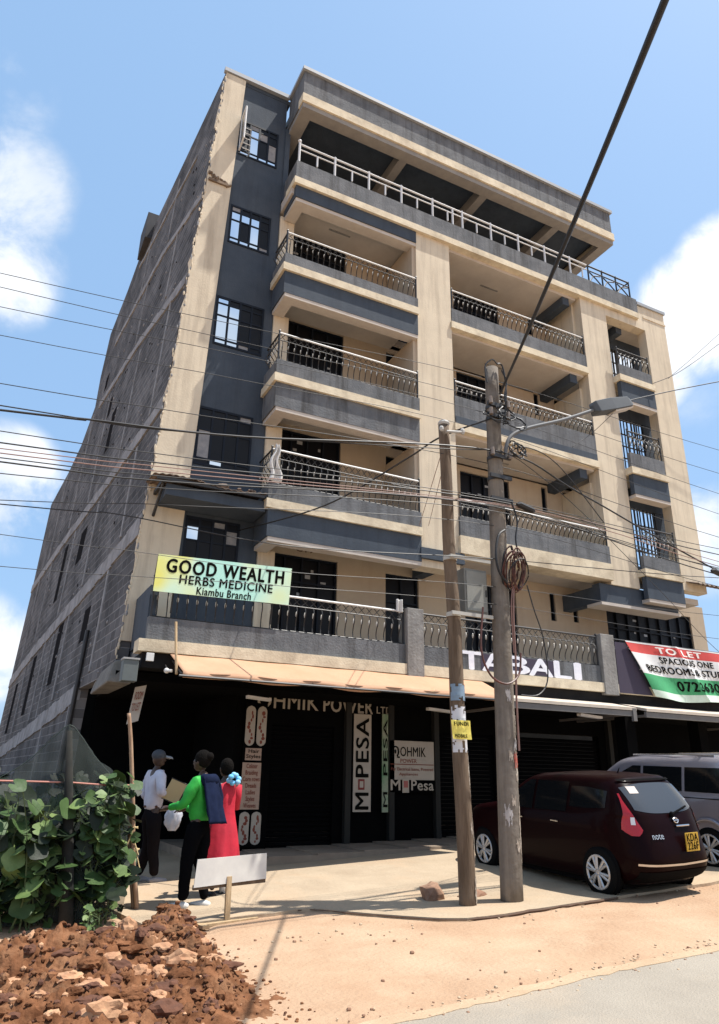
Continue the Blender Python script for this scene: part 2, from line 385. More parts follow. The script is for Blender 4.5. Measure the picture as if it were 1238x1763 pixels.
# ---- bay walls (cream), doors and windows
hL = [(-4.54, -2.86, 'w'), (-1.62, -.72, 'd')]
bays = []
for lv, top in ((L1, 6.22), (L2, 9.24), (L3, 12.25), (L4, 15.0)):
    holes = [(-4.54, -2.86, lv+.35, top), (-1.62, -.72, lv+.02, top-.08)]
    holes += [(.6, 2.2, lv+.3, top), (3.32, 3.50, top-.66, top+.08), (4.10, 4.27, top-.62, top+.08)]
    if lv == L1: holes += [(5.3, 8.66, L1+.2, 6.25)]
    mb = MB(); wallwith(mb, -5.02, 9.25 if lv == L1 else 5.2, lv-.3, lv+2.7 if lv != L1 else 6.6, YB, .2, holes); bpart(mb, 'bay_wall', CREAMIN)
    for h in holes:
        iw = h[1]-h[0]
        mb = MB(); n = max(1, round(iw/.42)); fy = YB+.05
        for i in range(n+1): xx = lerp(h[0], h[1]-.04, i/n); mb.box(xx, xx+.04, fy, fy+.05, h[2], h[3])
        for zz in (h[2], h[3]-.04)+((lerp(h[2], h[3], .72),) if iw > .5 else ()): mb.box(h[0]+.04, h[1]-.04, fy+.003, fy+.047, zz, zz+.04)
        door = abs(h[2]-lv-.02) < .01
        f = bpart(mb, 'door' if door else 'window', STEEL)
        mb = MB(); mb.box(h[0]+.002, h[1]-.002, fy+.06, fy+.07, h[2]+.002, h[3]-.002); mb.build('pane', DGLASS, f)
        if iw > 1.2:
            mb = MB(); rr = random.Random(int(lv*10+h[0]*7))
            for q in range(4):
                xx = rr.uniform(h[0]+.2, h[1]-.3); zz = rr.uniform(lerp(h[2], h[3], .5), h[3]-.25); mb.box(xx, xx+rr.uniform(.06, .14), fy+.052, fy+.058, zz, zz+rr.uniform(.04, .09))
            mb.build('glint', mat('dull_glass_glint', (.35, .36, .37), rough=.3), f)
# short front wall of the left bay beside the stair wall (cream strip)
for lv, top in ((L1, L2-.8), (L2, L3-.8), (L3, L4-.8), (L4, L5-.5)):
    mb = MB(); mb.box(-4.97, -4.60, W+.02, YB+.01, lv, top); bpart(mb, 'bay_corner_wall', CREAM)
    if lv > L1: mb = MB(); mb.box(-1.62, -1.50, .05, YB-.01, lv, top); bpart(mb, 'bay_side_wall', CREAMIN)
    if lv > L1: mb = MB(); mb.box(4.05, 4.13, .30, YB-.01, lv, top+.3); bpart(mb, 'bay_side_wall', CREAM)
# flat numbers
NUMM = mat('number_paint', (.12, .06, .03), rough=.8)
for s, z, xx in (('C34', 12.50, -3.75), ('C24', 9.52, -3.95), ('C19', 6.42, -3.9), ('C15', 6.46, 6.3)):
    o = text('flat_number', s, NUMM, [(xx, YB-.004, z-.10), (xx+.44, YB-.004, z-.10), (xx+.44, YB-.004, z+.06), (xx, YB-.004, z+.06)], BL, off=.015)
# interior dark backing
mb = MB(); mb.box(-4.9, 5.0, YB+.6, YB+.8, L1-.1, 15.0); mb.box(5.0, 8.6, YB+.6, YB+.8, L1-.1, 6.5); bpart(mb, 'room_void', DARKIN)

# ---- ceilings / floor slabs
for lv in (L2, L3, L4, L5):
    mb = MB(); mb.box(-4.96, -1.53, .10, YB-.002, lv-.34, lv-.06); mb.box(-.48, 4.04, .10, YB-.002, lv-.26, lv-.06)
    bpart(mb, 'ceiling_slab', SOFFIT)
mb = MB(); mb.box(-1.52, 5.2, .36, YB-.002, L2-.30, L2-.05); bpart(mb, 'ceiling_slab', SOFFIT)
for lv in (L3, L4, L5):
    mb = MB(); mb.box(3.55, 3.80, .12, YB-.01, lv-.52, lv-.262); bpart(mb, 'ceiling_beam', BLUEG)
mb = MB(); mb.box(-.9, -.62, -.02, YB-.01, L2-.70, L2-.31); bpart(mb, 'ceiling_beam', BLUEG)
for lv in (L3, L4, L5):
    for x, y in ((-3.1, .75), (1.7, .8)):
        mb = MB(); mb.box(x-.55, x+.05, y, y+.05, lv-.36 if x < 0 else lv-.28, lv-.341 if x < 0 else lv-.261); bpart(mb, 'soffit_batten', CONC)
# ---- railings
def railing(name, p0, p1, z0, z1, parent, out=(0, -1, 0), nb=None, lattice=True, top=None, posts=True):
    mb = MB(); p0 = Vector((*p0, 0)); p1 = Vector((*p1, 0)); L = (p1-p0).length; u = (p1-p0)/L; o = Vector(out); h = z1-z0
    nb = nb or max(2, int(L/.145)); Z = Vector((0, 0, 1))
    zl = z1-h*.26 if lattice else z1-.05
    mb.tube([p0+Z*z1, p1+Z*z1], .022, 6, 1 if top else 0); mb.tube([p0+Z*zl, p1+Z*zl], .012, 5); mb.tube([p0+Z*(z0+.02), p1+Z*(z0+.02)], .012, 5)
    for i in range(nb):
        c = p0+u*(L*(i+.5)/nb)
        pts = []
        for k in range(9):
            t = k/8; b = .075*math.sin(math.pi*2*t)*(1 if t < .5 else 1.25)
            pts.append(c+Z*(lerp(z0+.02, zl, t))-o*b*.9+u*(.018*math.sin(math.pi*2*t)))
        mb.tube(pts, .0105, 5, 0, cap=False)
        mb.ball(c+Z*lerp(z0, zl, .70)-o*.0, (.02, .02, .055), 2, 5, 4)  # small pale bulb on each baluster
        if lattice:
            a = c-u*(L/nb*.5); b2 = c+u*(L/nb*.5)
            mb.tube([a+Z*zl, b2+Z*z1], .0075, 4, cap=False); mb.tube([b2+Z*zl, a+Z*z1], .0075, 4, cap=False)
    if posts:
        for q in (p0, p1): mb.tube([q+Z*z0, q+Z*(z1+.03)], .022, 6); mb.ball(q+Z*(z1+.05), .03, 0, 6, 4)
    return mb.build(name, [IRON, WHITE if top else IRON, IRONL], parent)
# ---- balconies
def balcony(x0, x1, lv, yf, rz, gh, ret=False, dark=True, xband=None, yret=W, gb=GREY, toprail=True, bandh=.19):
    mb = MB()
    xb = x1 if xband is None else xband
    mb.box(x0-.04, xb, yf, .40 if not ret else .3, lv-bandh, lv)
    if ret: mb.box(x0-.04, x0+.2, .3, yret, lv-bandh, lv)
    b = bpart(mb, 'balcony', CREAM2)
    mb = MB(); mb.box(x0, x1, yf+.045, yf+.15, lv, lv+gh)
    if ret: mb.box(x0, x0+.1, yf+.15, yret, lv, lv+gh)
    mb.build('parapet', gb, b)
    if dark:
        mb = MB(); mb.box(x0+.02, xb-.002, yf+.06, yf+.20, lv-.77, lv-bandh)
        if ret: mb.box(x0+.02, x0+.16, yf+.20, yret, lv-.77, lv-bandh)
        mb.build('fascia_beam', BLUEG if dark == 1 else GREY, b)
        mb = MB(); mb.box(x0+.05, xb-.004, yf+.07, yf+.34, lv-.86, lv-.772)
        if ret: mb.box(x0+.05, x0+.33, yf+.34, yret, lv-.86, lv-.772)
        mb.build('soffit_edge', SOFFIT, b)
    r = railing('railing', (x0+.04, yf+.09), (x1-.03, yf+.09), lv+gh, rz, b, top=toprail)
    if ret: railing('side_railing', (x0+.05, yf+.12), (x0+.05, yret), lv+gh, rz, b, out=(-1, 0, 0), nb=5, top=False, posts=False)
    return b
balcony(-5.08, -1.53, L4, -.12, L4+.92, .30, ret=True, dark=1)
balcony(-5.12, -1.53, L3, -.12, L3+1.05, .36, ret=True, dark=2)
balcony(-5.12, -1.53, L2, -.12, L2+1.12, .36, ret=True, dark=1)
balcony(-.48, 4.11, L4, -.06, L4+1.02, .42, dark=0)
balcony(-.48, 4.11, L3, -.06, L3+1.2, .76, dark=0)
balcony(-.48, 4.13, L2, -.10, L2+.92, .48, dark=0, bandh=.42)
for lv, rz, gh in ((L4, L4+.90, .36), (L3, L3+1.12, .44), (L2, L2+1.15, .36)):
    b = balcony(5.14, 6.46, lv, -.26, rz, gh, dark=1, xband=6.52, toprail=False)
# dark strip below the L2 mid band
mb = MB(); mb.box(-.47, 4.1, -.03, .1, L3+.02, L3+.20); bpart(mb, 'dark_board', BLUEG)
# L2 beam wrapping the second pilaster
mb = MB(); mb.box(3.75, 6.50, .05, .30, L2-.98, L2-.50); mb.box(3.75, 4.0, .30, YB-.01, L2-.98, L2-.56); bpart(mb, 'wrap_beam', BLUEG)
mb = MB(); mb.box(3.72, 6.52, .0, .5, L2-1.06, L2-.985); bpart(mb, 'beam_edge', SOFFIT)
mb = MB(); mb.box(5.2, 7.68, .31, YB-.002, L2-.56, L2-.40); bpart(mb, 'ceiling_slab', SOFFIT)
mb = MB(); mb.box(-1.56, -.42, -.09, .02, L2-.68, L2-.44); bpart(mb, 'wrap_beam', BLUEG)
# ---- right bay interior: shallow open gallery with a far grille against the sky
RIN = mat('right_bay_wall', (.42, .40, .37), (.36, .34, .31), 2, .9)
for lv in (L2, L3, L4):
    top = {L2: L3, L3: L4, L4: 15.05}[lv]
    mb = MB(); mb.box(5.13, 7.66, .31, .88, top-.20, top-.10); bpart(mb, 'ceiling_slab', SOFFIT)
    mb = MB(); mb.box(5.85, 6.08, .32, .87, top-.48, top-.202); bpart(mb, 'ceiling_beam', BLUEG)
    mb = MB(); mb.box(5.13, 7.66, .88, 1.02, top-.62, top-.10); bpart(mb, 'back_beam', BLUEG)
    mb = MB(); mb.box(5.13, 7.66, .31, 1.0, lv-.12, lv-.02); bpart(mb, 'floor_slab', CONC)
    mb = MB(); mb.box(7.15, 7.62, .9, .98, lv, top-.62); mb.box(5.13, 7.66, .9, .98, lv, lv+.5); bpart(mb, 'back_wall', BLUEG)
    mb = MB(); x = 5.16; rr = random.Random(int(lv*3))
    while x < 7.15:
        wd = rr.choice((.022, .035, .05)); mb.box(x, x+wd, .92, .95, lv+.5, top-.62); x += rr.choice((.10, .13, .17))
    for zz in (lv+.95, lv+1.35, lv+1.75):
        if zz < top-.7: mb.box(5.14, 7.15, .925, .945, zz, zz+.04)
    bpart(mb, 'grille', IRON)
# spandrel at the top of the right bay
mb = MB(); mb.box(5.12, 6.76, .0, .30, 14.75, 15.02); bpart(mb, 'spandrel', CREAM)
mb = MB(); mb.box(6.5, 6.76, .003, .297, 15.021, 15.60); bpart(mb, 'spandrel', CREAM)
# ---- terrace level
yT = -.10
mb = MB(); mb.box(-4.97, 6.45, yT, .5, L5-.17, L5+.02); tb = bpart(mb, 'terrace_band', CREAM2)
mb = MB(); mb.box(-4.93, 6.48, yT+.04, yT+.16, L5+.02, L5+.56); mb.box(-4.93, -4.82, yT+.16, W, L5+.02, L5+.56); mb.box(6.36, 6.48, yT+.16, 3.0, L5+.02, L5+.56); bpart(mb, 'terrace_parapet', GREY)
mb = MB(); mb.box(-4.9, -1.53, yT+.07, yT+.2, L5-.52, L5-.17); mb.box(-4.9, -4.76, yT+.2, W, L5-.52, L5+.018); bpart(mb, 'fascia_beam', BLUEG)
mb = MB(); mb.box(-4.88, -1.53, yT+.1, yT+.4, L5-.62, L5-.522); mb.box(-4.88, -4.6, yT+.4, W, L5-.62, L5-.522); bpart(mb, 'soffit_edge', SOFFIT)
mb = MB(); mb.box(-4.8, 6.35, .36, 8, L5-.07, L5-.0); bpart(mb, 'floor_slab', CONC)
# terrace railing: white in front, black at the right
rz = L5+1.16; z0 = L5+.56; y = yT+.1
mb = MB(); xa = -4.86
mb.tube([(xa, y, rz), (4.55, y, rz)], .026, 6); mb.tube([(xa, y, rz-.17), (4.55, y, rz-.17)], .018, 6)
k = 0; x = xa
while x < 4.5:
    if k % 2 == 0: mb.tube([(x, y, z0), (x, y, rz+.05)], .03, 6)
    else: mb.tube([(x, y, rz-.50), (x, y, rz-.17)], .024, 6)
    x += .485; k += 1
mb.tube([(-.33, y, z0), (-.33, y, rz)], .03, 6); mb.ball((xa, y, rz+.1), .05, 0, 6, 5)
bpart(mb, 'terrace_railing', mat('white_rail_paint', (.60, .60, .60), rough=.5))
mb = MB()
mb.tube([(4.6, y, rz), (6.3, y, rz)], .026, 6); mb.tube([(4.6, y, rz-.17), (6.3, y, rz-.17)], .02, 6)
for x in (4.6, 5.17, 5.74, 6.3): mb.tube([(x, y, z0), (x, y, rz+.03)], .026, 6)
for x in (4.6, 5.17, 5.74):
    mb.tube([(x+.03, y, z0+.02), (x+.2, y, z0+.30), (x+.5, y, z0+.38)], .02, 5); mb.tube([(x+.05, y, z0+.38), (x+.3, y, z0+.22), (x+.55, y, z0+.02)], .02, 5)
mb.tube([(6.3, y, rz), (6.3, 2.8, rz)], .024, 6)
for k in range(6): mb.tube([(6.3, y+.5*k, z0), (6.3, y+.5*k, rz)], .02, 6)
bpart(mb, 'terrace_railing', IRON)
# terrace back wall and roof
mb = MB(); mb.box(-4.9, 5.3, 3.2, 3.4, L5, 17.9); mb.box(-4.98, -4.85, W+.02, 3.2, L5, 17.6); bpart(mb, 'terrace_wall', BLUEG)
for x in (-4.6, -1.0, 1.9, 5.0): mb = MB(); mb.box(x-.12, x+.12, 2.9, 3.2, L5, 17.6); bpart(mb, 'terrace_column', SOFFIT)
yR = -.22; xa, xb = -4.90, 5.66
mb = MB(); mb.box(xa, xb, yR+.05, yR+.25, 17.86, 18.68); mb.box(xa, xa+.2, yR+.25, W+.1, 17.86, 18.68); mb.box(xb-.2, xb, yR+.25, 3.6, 17.86, 18.68); rf = bpart(mb, 'roof_fascia', GREY)
mb = MB(); mb.box(xa-.03, xb+.03, yR, yR+.3, 17.60, 17.86); mb.box(xb-.2, xb+.03, yR+.3, 3.6, 17.60, 17.86); mb.build('roof_band', CREAM2, rf)
mb = MB(); mb.box(xa-.03, xa+.25, yR+.3, W+.1, 17.60, 17.857); mb.build('roof_band', GREY, rf)
mb = MB(); mb.box(xa-.06, xb+.06, yR-.02, yR+.1, 18.68, 18.78); mb.box(xa-.06, xa+.06, yR+.1, W+.07, 18.68, 18.78); mb.box(xb-.06, xb+.06, yR+.1, 3.6, 18.68, 18.78)
mb.box(-6.74, xa-.06, W-.04, W+.08, 18.62, 18.74); bpart(mb, 'roof_edge', ROOFM)
mb = MB(); mb.box(xa, xb, yR+.05, yR+.36, 17.45, 17.597); mb.box(xa, xa+.32, yR+.36, 3.2, 17.45, 17.597); mb.box(xb-.32, xb, yR+.36, 3.6, 17.45, 17.597)
for x in (-1.8, .9, 3.6): mb.box(x-.12, x+.12, yR+.36, 3.2, 17.47, 17.80)
bpart(mb, 'roof_beam', mat('roof_beam_grey', (.30, .28, .25), (.24, .225, .21), 3, .95))
mb = MB(); mb.box(xa+.3, xb-.3, yR+.3, 3.7, 17.81, 17.9); bpart(mb, 'roof_ceiling', BLUEG)
mb = MB(); mb.box(xa+.1, xb-.1, yR+.2, 7, 18.3, 18.5); bpart(mb, 'roof', CONC)
mb = MB(); mb.box(-6.70, xa, W+.06, W+.27, 18.5, 18.62); bpart(mb, 'roof_edge_wall', BLUEG)

# ---- bare block side wall
def bpw(u, v, k=.06, l=.052, x0=-7.46, out=0.0):
    d = FW*FPX+RT*(u-619)+UP*(881.5-v)
    n = Vector((1, k, -l)); c = x0-out-l*3.9+k*.75
    t = (c-n.dot(CAMO))/n.dot(d); p = CAMO+d*t; return p
prof = [(W+.03, 18.62), (9.6, 19.2), (11.0, 18.55), (13.3, 18.0), (13.35, 16.0), (12.9, 14.5), (14.6, 13.6), (17.0, 13.35), (21.6, 13.4), (21.0, 9.5), (20.8, 5.4), (20.7, 0), (4.0, 0), (4.0, 3.35), (W+.03, 3.35)]
def wx(y, z, o=0.0): return -7.46-o+.052*(z-3.9)-.06*(y-.75)
BLOCK = bpy.data.materials.new('bare_block_wall'); BLOCK.use_nodes = True
n = BLOCK.node_tree; b = n.nodes['Principled BSDF']; b.inputs['Roughness'].default_value = .95; b.inputs['Specular IOR Level'].default_value = .1
t = n.nodes.new('ShaderNodeTexCoord'); sp = n.nodes.new('ShaderNodeSeparateXYZ'); cb = n.nodes.new('ShaderNodeCombineXYZ'); n.links.new(t.outputs['Object'], sp.inputs[0])
n.links.new(sp.outputs['Y'], cb.inputs['X']); n.links.new(sp.outputs['Z'], cb.inputs['Y'])
br = n.nodes.new('ShaderNodeTexBrick'); n.links.new(cb.outputs[0], br.inputs['Vector']); br.inputs['Scale'].default_value = 1
br.inputs['Brick Width'].default_value = .42; br.inputs['Row Height'].default_value = .21; br.inputs['Mortar Size'].default_value = .014; br.inputs['Mortar Smooth'].default_value = .4
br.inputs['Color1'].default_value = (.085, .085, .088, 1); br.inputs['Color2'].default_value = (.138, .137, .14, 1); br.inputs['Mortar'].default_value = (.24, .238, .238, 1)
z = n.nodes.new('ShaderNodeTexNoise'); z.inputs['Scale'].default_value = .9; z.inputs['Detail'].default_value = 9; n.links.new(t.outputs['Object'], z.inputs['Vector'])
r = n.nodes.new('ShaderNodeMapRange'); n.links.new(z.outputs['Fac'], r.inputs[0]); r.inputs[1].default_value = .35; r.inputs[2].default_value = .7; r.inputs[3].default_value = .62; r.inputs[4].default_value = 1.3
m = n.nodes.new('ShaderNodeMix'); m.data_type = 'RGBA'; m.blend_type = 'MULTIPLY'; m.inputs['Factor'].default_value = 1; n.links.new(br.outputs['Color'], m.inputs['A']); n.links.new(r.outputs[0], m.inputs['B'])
n.links.new(m.outputs['Result'], b.inputs['Base Color'])
bu = n.nodes.new('ShaderNodeBump'); bu.inputs['Strength'].default_value = .7; bu.inputs['Distance'].default_value = .03; bu.invert = True; n.links.new(br.outputs['Fac'], bu.inputs['Height']); n.links.new(bu.outputs[0], b.inputs['Normal'])
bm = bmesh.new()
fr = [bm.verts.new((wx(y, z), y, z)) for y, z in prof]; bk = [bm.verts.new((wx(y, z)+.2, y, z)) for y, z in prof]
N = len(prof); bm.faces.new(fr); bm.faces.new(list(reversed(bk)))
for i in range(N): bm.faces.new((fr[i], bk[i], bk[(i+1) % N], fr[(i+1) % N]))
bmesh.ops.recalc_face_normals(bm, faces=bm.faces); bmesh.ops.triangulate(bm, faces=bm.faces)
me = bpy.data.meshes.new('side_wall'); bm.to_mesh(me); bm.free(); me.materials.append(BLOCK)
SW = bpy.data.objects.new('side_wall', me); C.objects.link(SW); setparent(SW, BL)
def wallbar(mb, pts, wd, o=.03, mi=0, jit=.0, seed=0):
    rr = random.Random(seed); n = 0; P = []
    for (a, b) in zip(pts, pts[1:]):
        st = max(2, int(math.hypot(b[0]-a[0], b[1]-a[1])/.5))
        for i in range(st): P.append((lerp(a[0], b[0], i/st), lerp(a[1], b[1], i/st)))
    P.append(pts[-1])
    for i in range(len(P)-1):
        (y0, z0), (y1, z1) = P[i], P[i+1]; d = math.hypot(y1-y0, z1-z0); ny, nz_ = -(z1-z0)/d*wd/2, (y1-y0)/d*wd/2
        j0, j1 = rr.uniform(-jit, jit), rr.uniform(-jit, jit)
        q = [(y0-ny, z0-nz_+j0), (y1-ny, z1-nz_+j0), (y1+ny, z1+nz_+j1), (y0+ny, z0+nz_+j1)]
        mb.hexa([(wx(*p)+.05, *p) for p in q]+[(wx(*p)-o-rr.uniform(0, .006), *p) for p in q], mi)
for k, pts in enumerate(([(4.0, 3.3), (5.6, 3.15), (12, 2.7), (20.6, 2.2)], [(W+.05, 6.15), (5.7, 5.92), (14.3, 5.6), (20.7, 5.1)],
                         [(W+.05, 8.86), (6.4, 8.90), (13, 9.15), (20.9, 9.2)], [(W+.05, 12.05), (5.6, 13.1), (11.5, 13.9)], [(W+.05, 14.5), (4.7, 15.6), (10.9, 16.2)], [(2.4, 17.2), (9, 18.2)])):
    mb = MB(); wallbar(mb, pts, (.42, .40, .34, .26, .22, .12)[k], .03, 0, .03, k); mb.build('concrete_beam', CONCD, SW)
for k, (y, z0, z1, wd) in enumerate(((3.1, 3.6, 5.8, .13), (7.6, 3.4, 5.7, .12), (11.5, 3.1, 5.5, .12), (15.6, 2.9, 5.2, .1), (2.6, 6.4, 8.6, .12), (6.6, 6.2, 8.6, .13), (10.2, 6.0, 8.8, .12), (15, 6, 9, .1), (18.2, 5.6, 9, .1),
                                     (2.0, 9.1, 12.3, .10), (5.0, 9.2, 12.6, .10), (9.0, 9.3, 13.2, .1), (12.4, 9.5, 14, .1), (16.8, 9.5, 13.1, .1), (2.9, 12.9, 15.1, .1), (6.2, 13.4, 15.7, .08), (4.3, 15.8, 18.2, .07), (7.4, 16.1, 18.2, .06), (10.0, 3.1, 5.5, .08), (4.6, .2, 3.1, .1), (8.2, .2, 2.9, .1))):
    mb = MB(); wallbar(mb, [(y, z0), (y+.1, z1)], wd, .022, 0, .0, 50+k); mb.build('concrete_column', CONCD, SW)
# narrow openings and put-log holes in the block wall
HOLE = mat('wall_hole', (.02, .02, .022), rough=.95, spec=0)
for (y0, y1, z0, z1) in ((8.5, 9.3, 3.9, 5.6), (13.2, 14.0, 3.4, 5.3), (4.6, 5.3, 4.5, 5.3), (11.4, 12.1, 6.8, 8.7), (8.0, 8.9, 7.3, 8.3), (7.3, 7.9, 10.5, 11.9), (8.6, 9.2, 12.2, 12.9), (10.8, 11.3, 14.3, 14.9), (17.2, 18.0, 3.0, 4.8)):
    mb = MB(); pts = [(y0, z0), (y1, z0), (y1, z1), (y0, z1)]
    mb.hexa([(wx(*p)+.1, *p) for p in pts]+[(wx(*p)-.004, *p) for p in pts]); h = mb.build('wall_opening', HOLE, SW)
mb = MB(); rr = random.Random(12)
for i in range(260):
    y = rr.uniform(.9, 16); z = rr.uniform(3.4, 17); s = rr.uniform(.02, .06)
    if z > 13 and y > 10: continue
    mb.ball((wx(y, z)-.004, y, z), (.02, s, s*.8), rr.choice((0, 0, 1)), 5, 4)
tag(mb.build('mortar_lumps', [CONCD, HOLE], SW), kind='stuff')
# ragged plaster edge where render meets the block corner
mb = MB(); rr = random.Random(9)
for i in range(150):
    z = 3.6+i*.1; mb.ball((ax0(z)-.0+rr.uniform(-.03, .04), W+.0, z), (rr.uniform(.01, .03), .018, rr.uniform(.03, .09)), rr.choice((0, 1, 0)), 5, 4)
tag(mb.build('ragged_plaster_edge', [CREAM, CONCD], SW), kind='stuff')
# water tank room on the roof, seen over the side wall
mb = MB(); p0, p1 = bpw(246, 425), bpw(276, 377)
mb.box(-7.34, -6.9, 7.7, 9.0, 18.5, 19.55); bpart(mb, 'roof_box', mat('dark_tank_concrete', (.03, .03, .034), (.05, .05, .055), 3))  # box in a plain dark concrete tone
# drain pipe
mb = MB(); mb.tube([(wx(3.9, 0)-.04, 3.98, .1), (wx(3.9, 4)-.04, 3.98, 4.6)], .05, 8); bpart(mb, 'drain_pipe', IRON)
# building core so nothing is hollow
mb = MB(); mb.box(-7.0, 5.0, 4.2, 20, .1, 14.9); mb.box(5.0, 7.45, 4.2, 20, .1, 6.5); bpart(mb, 'rear_block', DARKIN)
mb = MB(); mb.box(7.5, 7.66, 4.3, 20, 6.6, 15.4); bpart(mb, 'right_side_wall', CREAM)

# ---------------------------------------------------------------- first-floor terrace, awning, shop front
yK = -.70; xl, xr_ = -7.38, 9.6
mb = MB(); mb.box(xl, -1.96, yK, yK+.4, L1-.20, L1+.0); mb.box(-1.92, 2.80, yK, yK+.4, L1-.20, L1); mb.box(3.22, xr_, yK, yK+.4, L1-.20, L1); cb_ = bpart(mb, 'terrace_band', CREAM2)
mb = MB(); mb.box(xl+.12, -2.31, yK+.05, yK+.18, L1, L1+.38); mb.box(-1.92, 2.79, yK+.05, yK+.18, L1, L1+.38); mb.box(3.22, xr_, yK+.05, yK+.18, L1, L1+.38); bpart(mb, 'terrace_parapet', GREY)
mb = MB(); mb.box(xl+.12, xl+.25, yK+.18, W, L1, L1+.95); mb.box(-7.24, -6.45, W-.03, W+.3, 3.6, 4.35); bpart(mb, 'end_wall', BLUEG)
for x0, x1 in ((-2.31, -1.93), (2.80, 3.21)):
    mb = MB(); mb.box(x0, x1, yK-.03, yK+.33, L1-.26, L1+1.10); bpart(mb, 'parapet_post', CONC, bevel=.012)
mb = MB(); mb.box(xl+.1, xr_, yK+.1, YB-.01, L1-.45, L1-.2); bpart(mb, 'floor_slab', DARKIN)
mb = MB(); mb.box(xl+.15, xr_, yK+.4, YB, L1-.19, L1-.04); bpart(mb, 'floor_slab', CONC)
for a, b in ((xl+.16, -2.33), (-1.91, 2.79), (3.23, 8.6)): railing('railing', (a, yK+.11), (b, yK+.11), L1+.38, L1+1.04, BL, top=(a < -3), nb=int((b-a)/.165))
# painted letters on the grey parapet
GREYL = mat('white_letter_paint', (.82, .82, .86), (.70, .70, .76), 9, .8)
PURP = mat('dark_purple_paint', (.045, .035, .06), rough=.85)
mb = MB(); mb.box(-.52, 1.42, yK+.044, yK+.049, L1+.03, L1+.36); bpart(mb, 'letter_backing', PURP)
for i, (ch, a, b) in enumerate((('T', -1.02, -.50), ('A', -.48, .07), ('B', .13, .72), ('A', .74, 1.36), ('L', 1.44, 1.88), ('I', 2.02, 2.16))):
    text('painted_letter', ch, GREYL, [(a, yK+.043, L1+.02), (b, yK+.043, L1+.02), (b, yK+.043, L1+.375), (a, yK+.043, L1+.375)], BL, off=.045)
# left canopy over stair window
mb = MB()
def can(u, v): x = lerp(-7.38, -5.15, u); return (x, lerp(W, -.12, v), 7.0-.13*v+.010*math.sin(u*110)+.04*math.sin(u*7)*v)
mb.sheet(can, 90, 4, (0, 0, .012)); bpart(mb, 'corrugated_canopy', RUST)
mb = MB(); mb.box(-7.2, -7.14, 0, W, 6.78, 6.86); mb.tube([(-7.15, W, 6.35), (-7.15, .05, 6.82)], .03, 6); mb.box(-7.3, -5.2, -.1, -.04, 6.80, 6.86); bpart(mb, 'canopy_bracket', IRON)
mb = MB(); rr = random.Random(2)
for i in range(40): mb.ball((rr.uniform(-7.0, -5.3), rr.uniform(.2, .7), 7.03), (rr.uniform(.05, .12), rr.uniform(.05, .1), rr.uniform(.02, .06)), 0, 5, 4)
bpart(mb, 'canopy_rubble', RUST)
mb = MB(); mb.box(-7.1, -5.13, .02, W-.01, 6.56, 6.78); bpart(mb, 'canopy_shade_block', BLUEG)  # dark block added as the deep shade under the canopy
# right canopy
mb = MB(); mb.sheet(lambda u, v: (lerp(6.9, 9.4, u), lerp(.3, -.35, v), 6.86-.22*v+.02*math.sin(u*90)), 90, 3, (0, 0, .012)); bpart(mb, 'corrugated_canopy', RUST)
# slab end lump at the left corner
mb = MB(); mb.hexa([(-7.72, -.2, 3.05), (-7.35, -.3, 3.02), (-7.3, 2.2, 3.1), (-7.62, 2.6, 3.1), (-7.62, -.1, 3.42), (-7.35, -.2, 3.45), (-7.3, 2.2, 3.5), (-7.52, 2.6, 3.5)]); bpart(mb, 'slab_end', mat('weathered_slab_concrete', (.20, .19, .17), (.12, .115, .10), 4, .95, .6, 20), bevel=.03)

# awning
aw = thing('awning', 'long faded orange fabric awning over the left shops below the painted band', 'awning', (-3.5, -1.5, 3.0))
xA0, xA1 = -6.85, -.55
def awf(u, v):
    x = lerp(xA0, xA1, u); sag = .012*math.sin(u*math.pi*9)*v+.008*math.sin(u*31)
    return (x+.06*v, lerp(yK+.02, -1.45, v), lerp(3.50, 3.13, v)-sag*.6)
mb = MB(); mb.sheet(awf, 80, 8, (0, 0, .012)); mb.build('canopy_fabric', AWN, aw, smooth=True)
mb = MB(); mb.sheet(lambda u, v: (lerp(xA0, xA1, u)+.06, -1.452-.01*math.sin(u*50), lerp(3.14, 3.045+.012*math.sin(u*23), v)-.0072*math.sin(u*math.pi*9)-.0048*math.sin(u*31)), 80, 2, (0, .01, 0)); mb.build('valance', AWN, aw, smooth=True)
mb = MB(); mb.tube([(xA0, -1.46, 3.07), (xA1, -1.46, 3.07)], .02, 6)
for x in (xA0+.05, -4.6, -2.5, xA1-.05): mb.tube([(x, yK, 3.40), (x, -1.44, 3.10)], .018, 6)
mb.build('awning_frame', IRON, aw)
# right flat canopies (pale sheets)
for x0, x1, lab in ((-.35, 3.0, 'flat pale sheet canopy over the parked hatchback'), (3.3, 8.0, 'flat pale sheet canopy at the right over the silver van')):
    c2 = thing('sheet_canopy', lab, 'canopy', ((x0+x1)/2, -1, 3.1), 'pale sheet canopies over the right shops')
    mb = MB(); mb.hexa([(x0, -1.35, 3.08), (x1, -1.35, 3.08), (x1, yK+.1, 3.26), (x0, yK+.1, 3.26), (x0, -1.35, 3.14), (x1, -1.35, 3.14), (x1, yK+.1, 3.30), (x0, yK+.1, 3.30)]); mb.build('canopy_sheet', flat('canopy_sheet_paint', (.55, .47, .38)), c2)
    mb = MB(); mb.box(x0, x1, -1.33, -1.27, 2.96, 3.07); mb.box(x1-.12, x1-.02, -1.36, -1.3, 2.86, 3.12)
    for x in (x0+.1, x1-.15): mb.box(x, x+.05, -1.27, .9, 2.98, 3.03)
    mb.build('canopy_frame', flat('dull_frame', (.16, .15, .14)), c2)
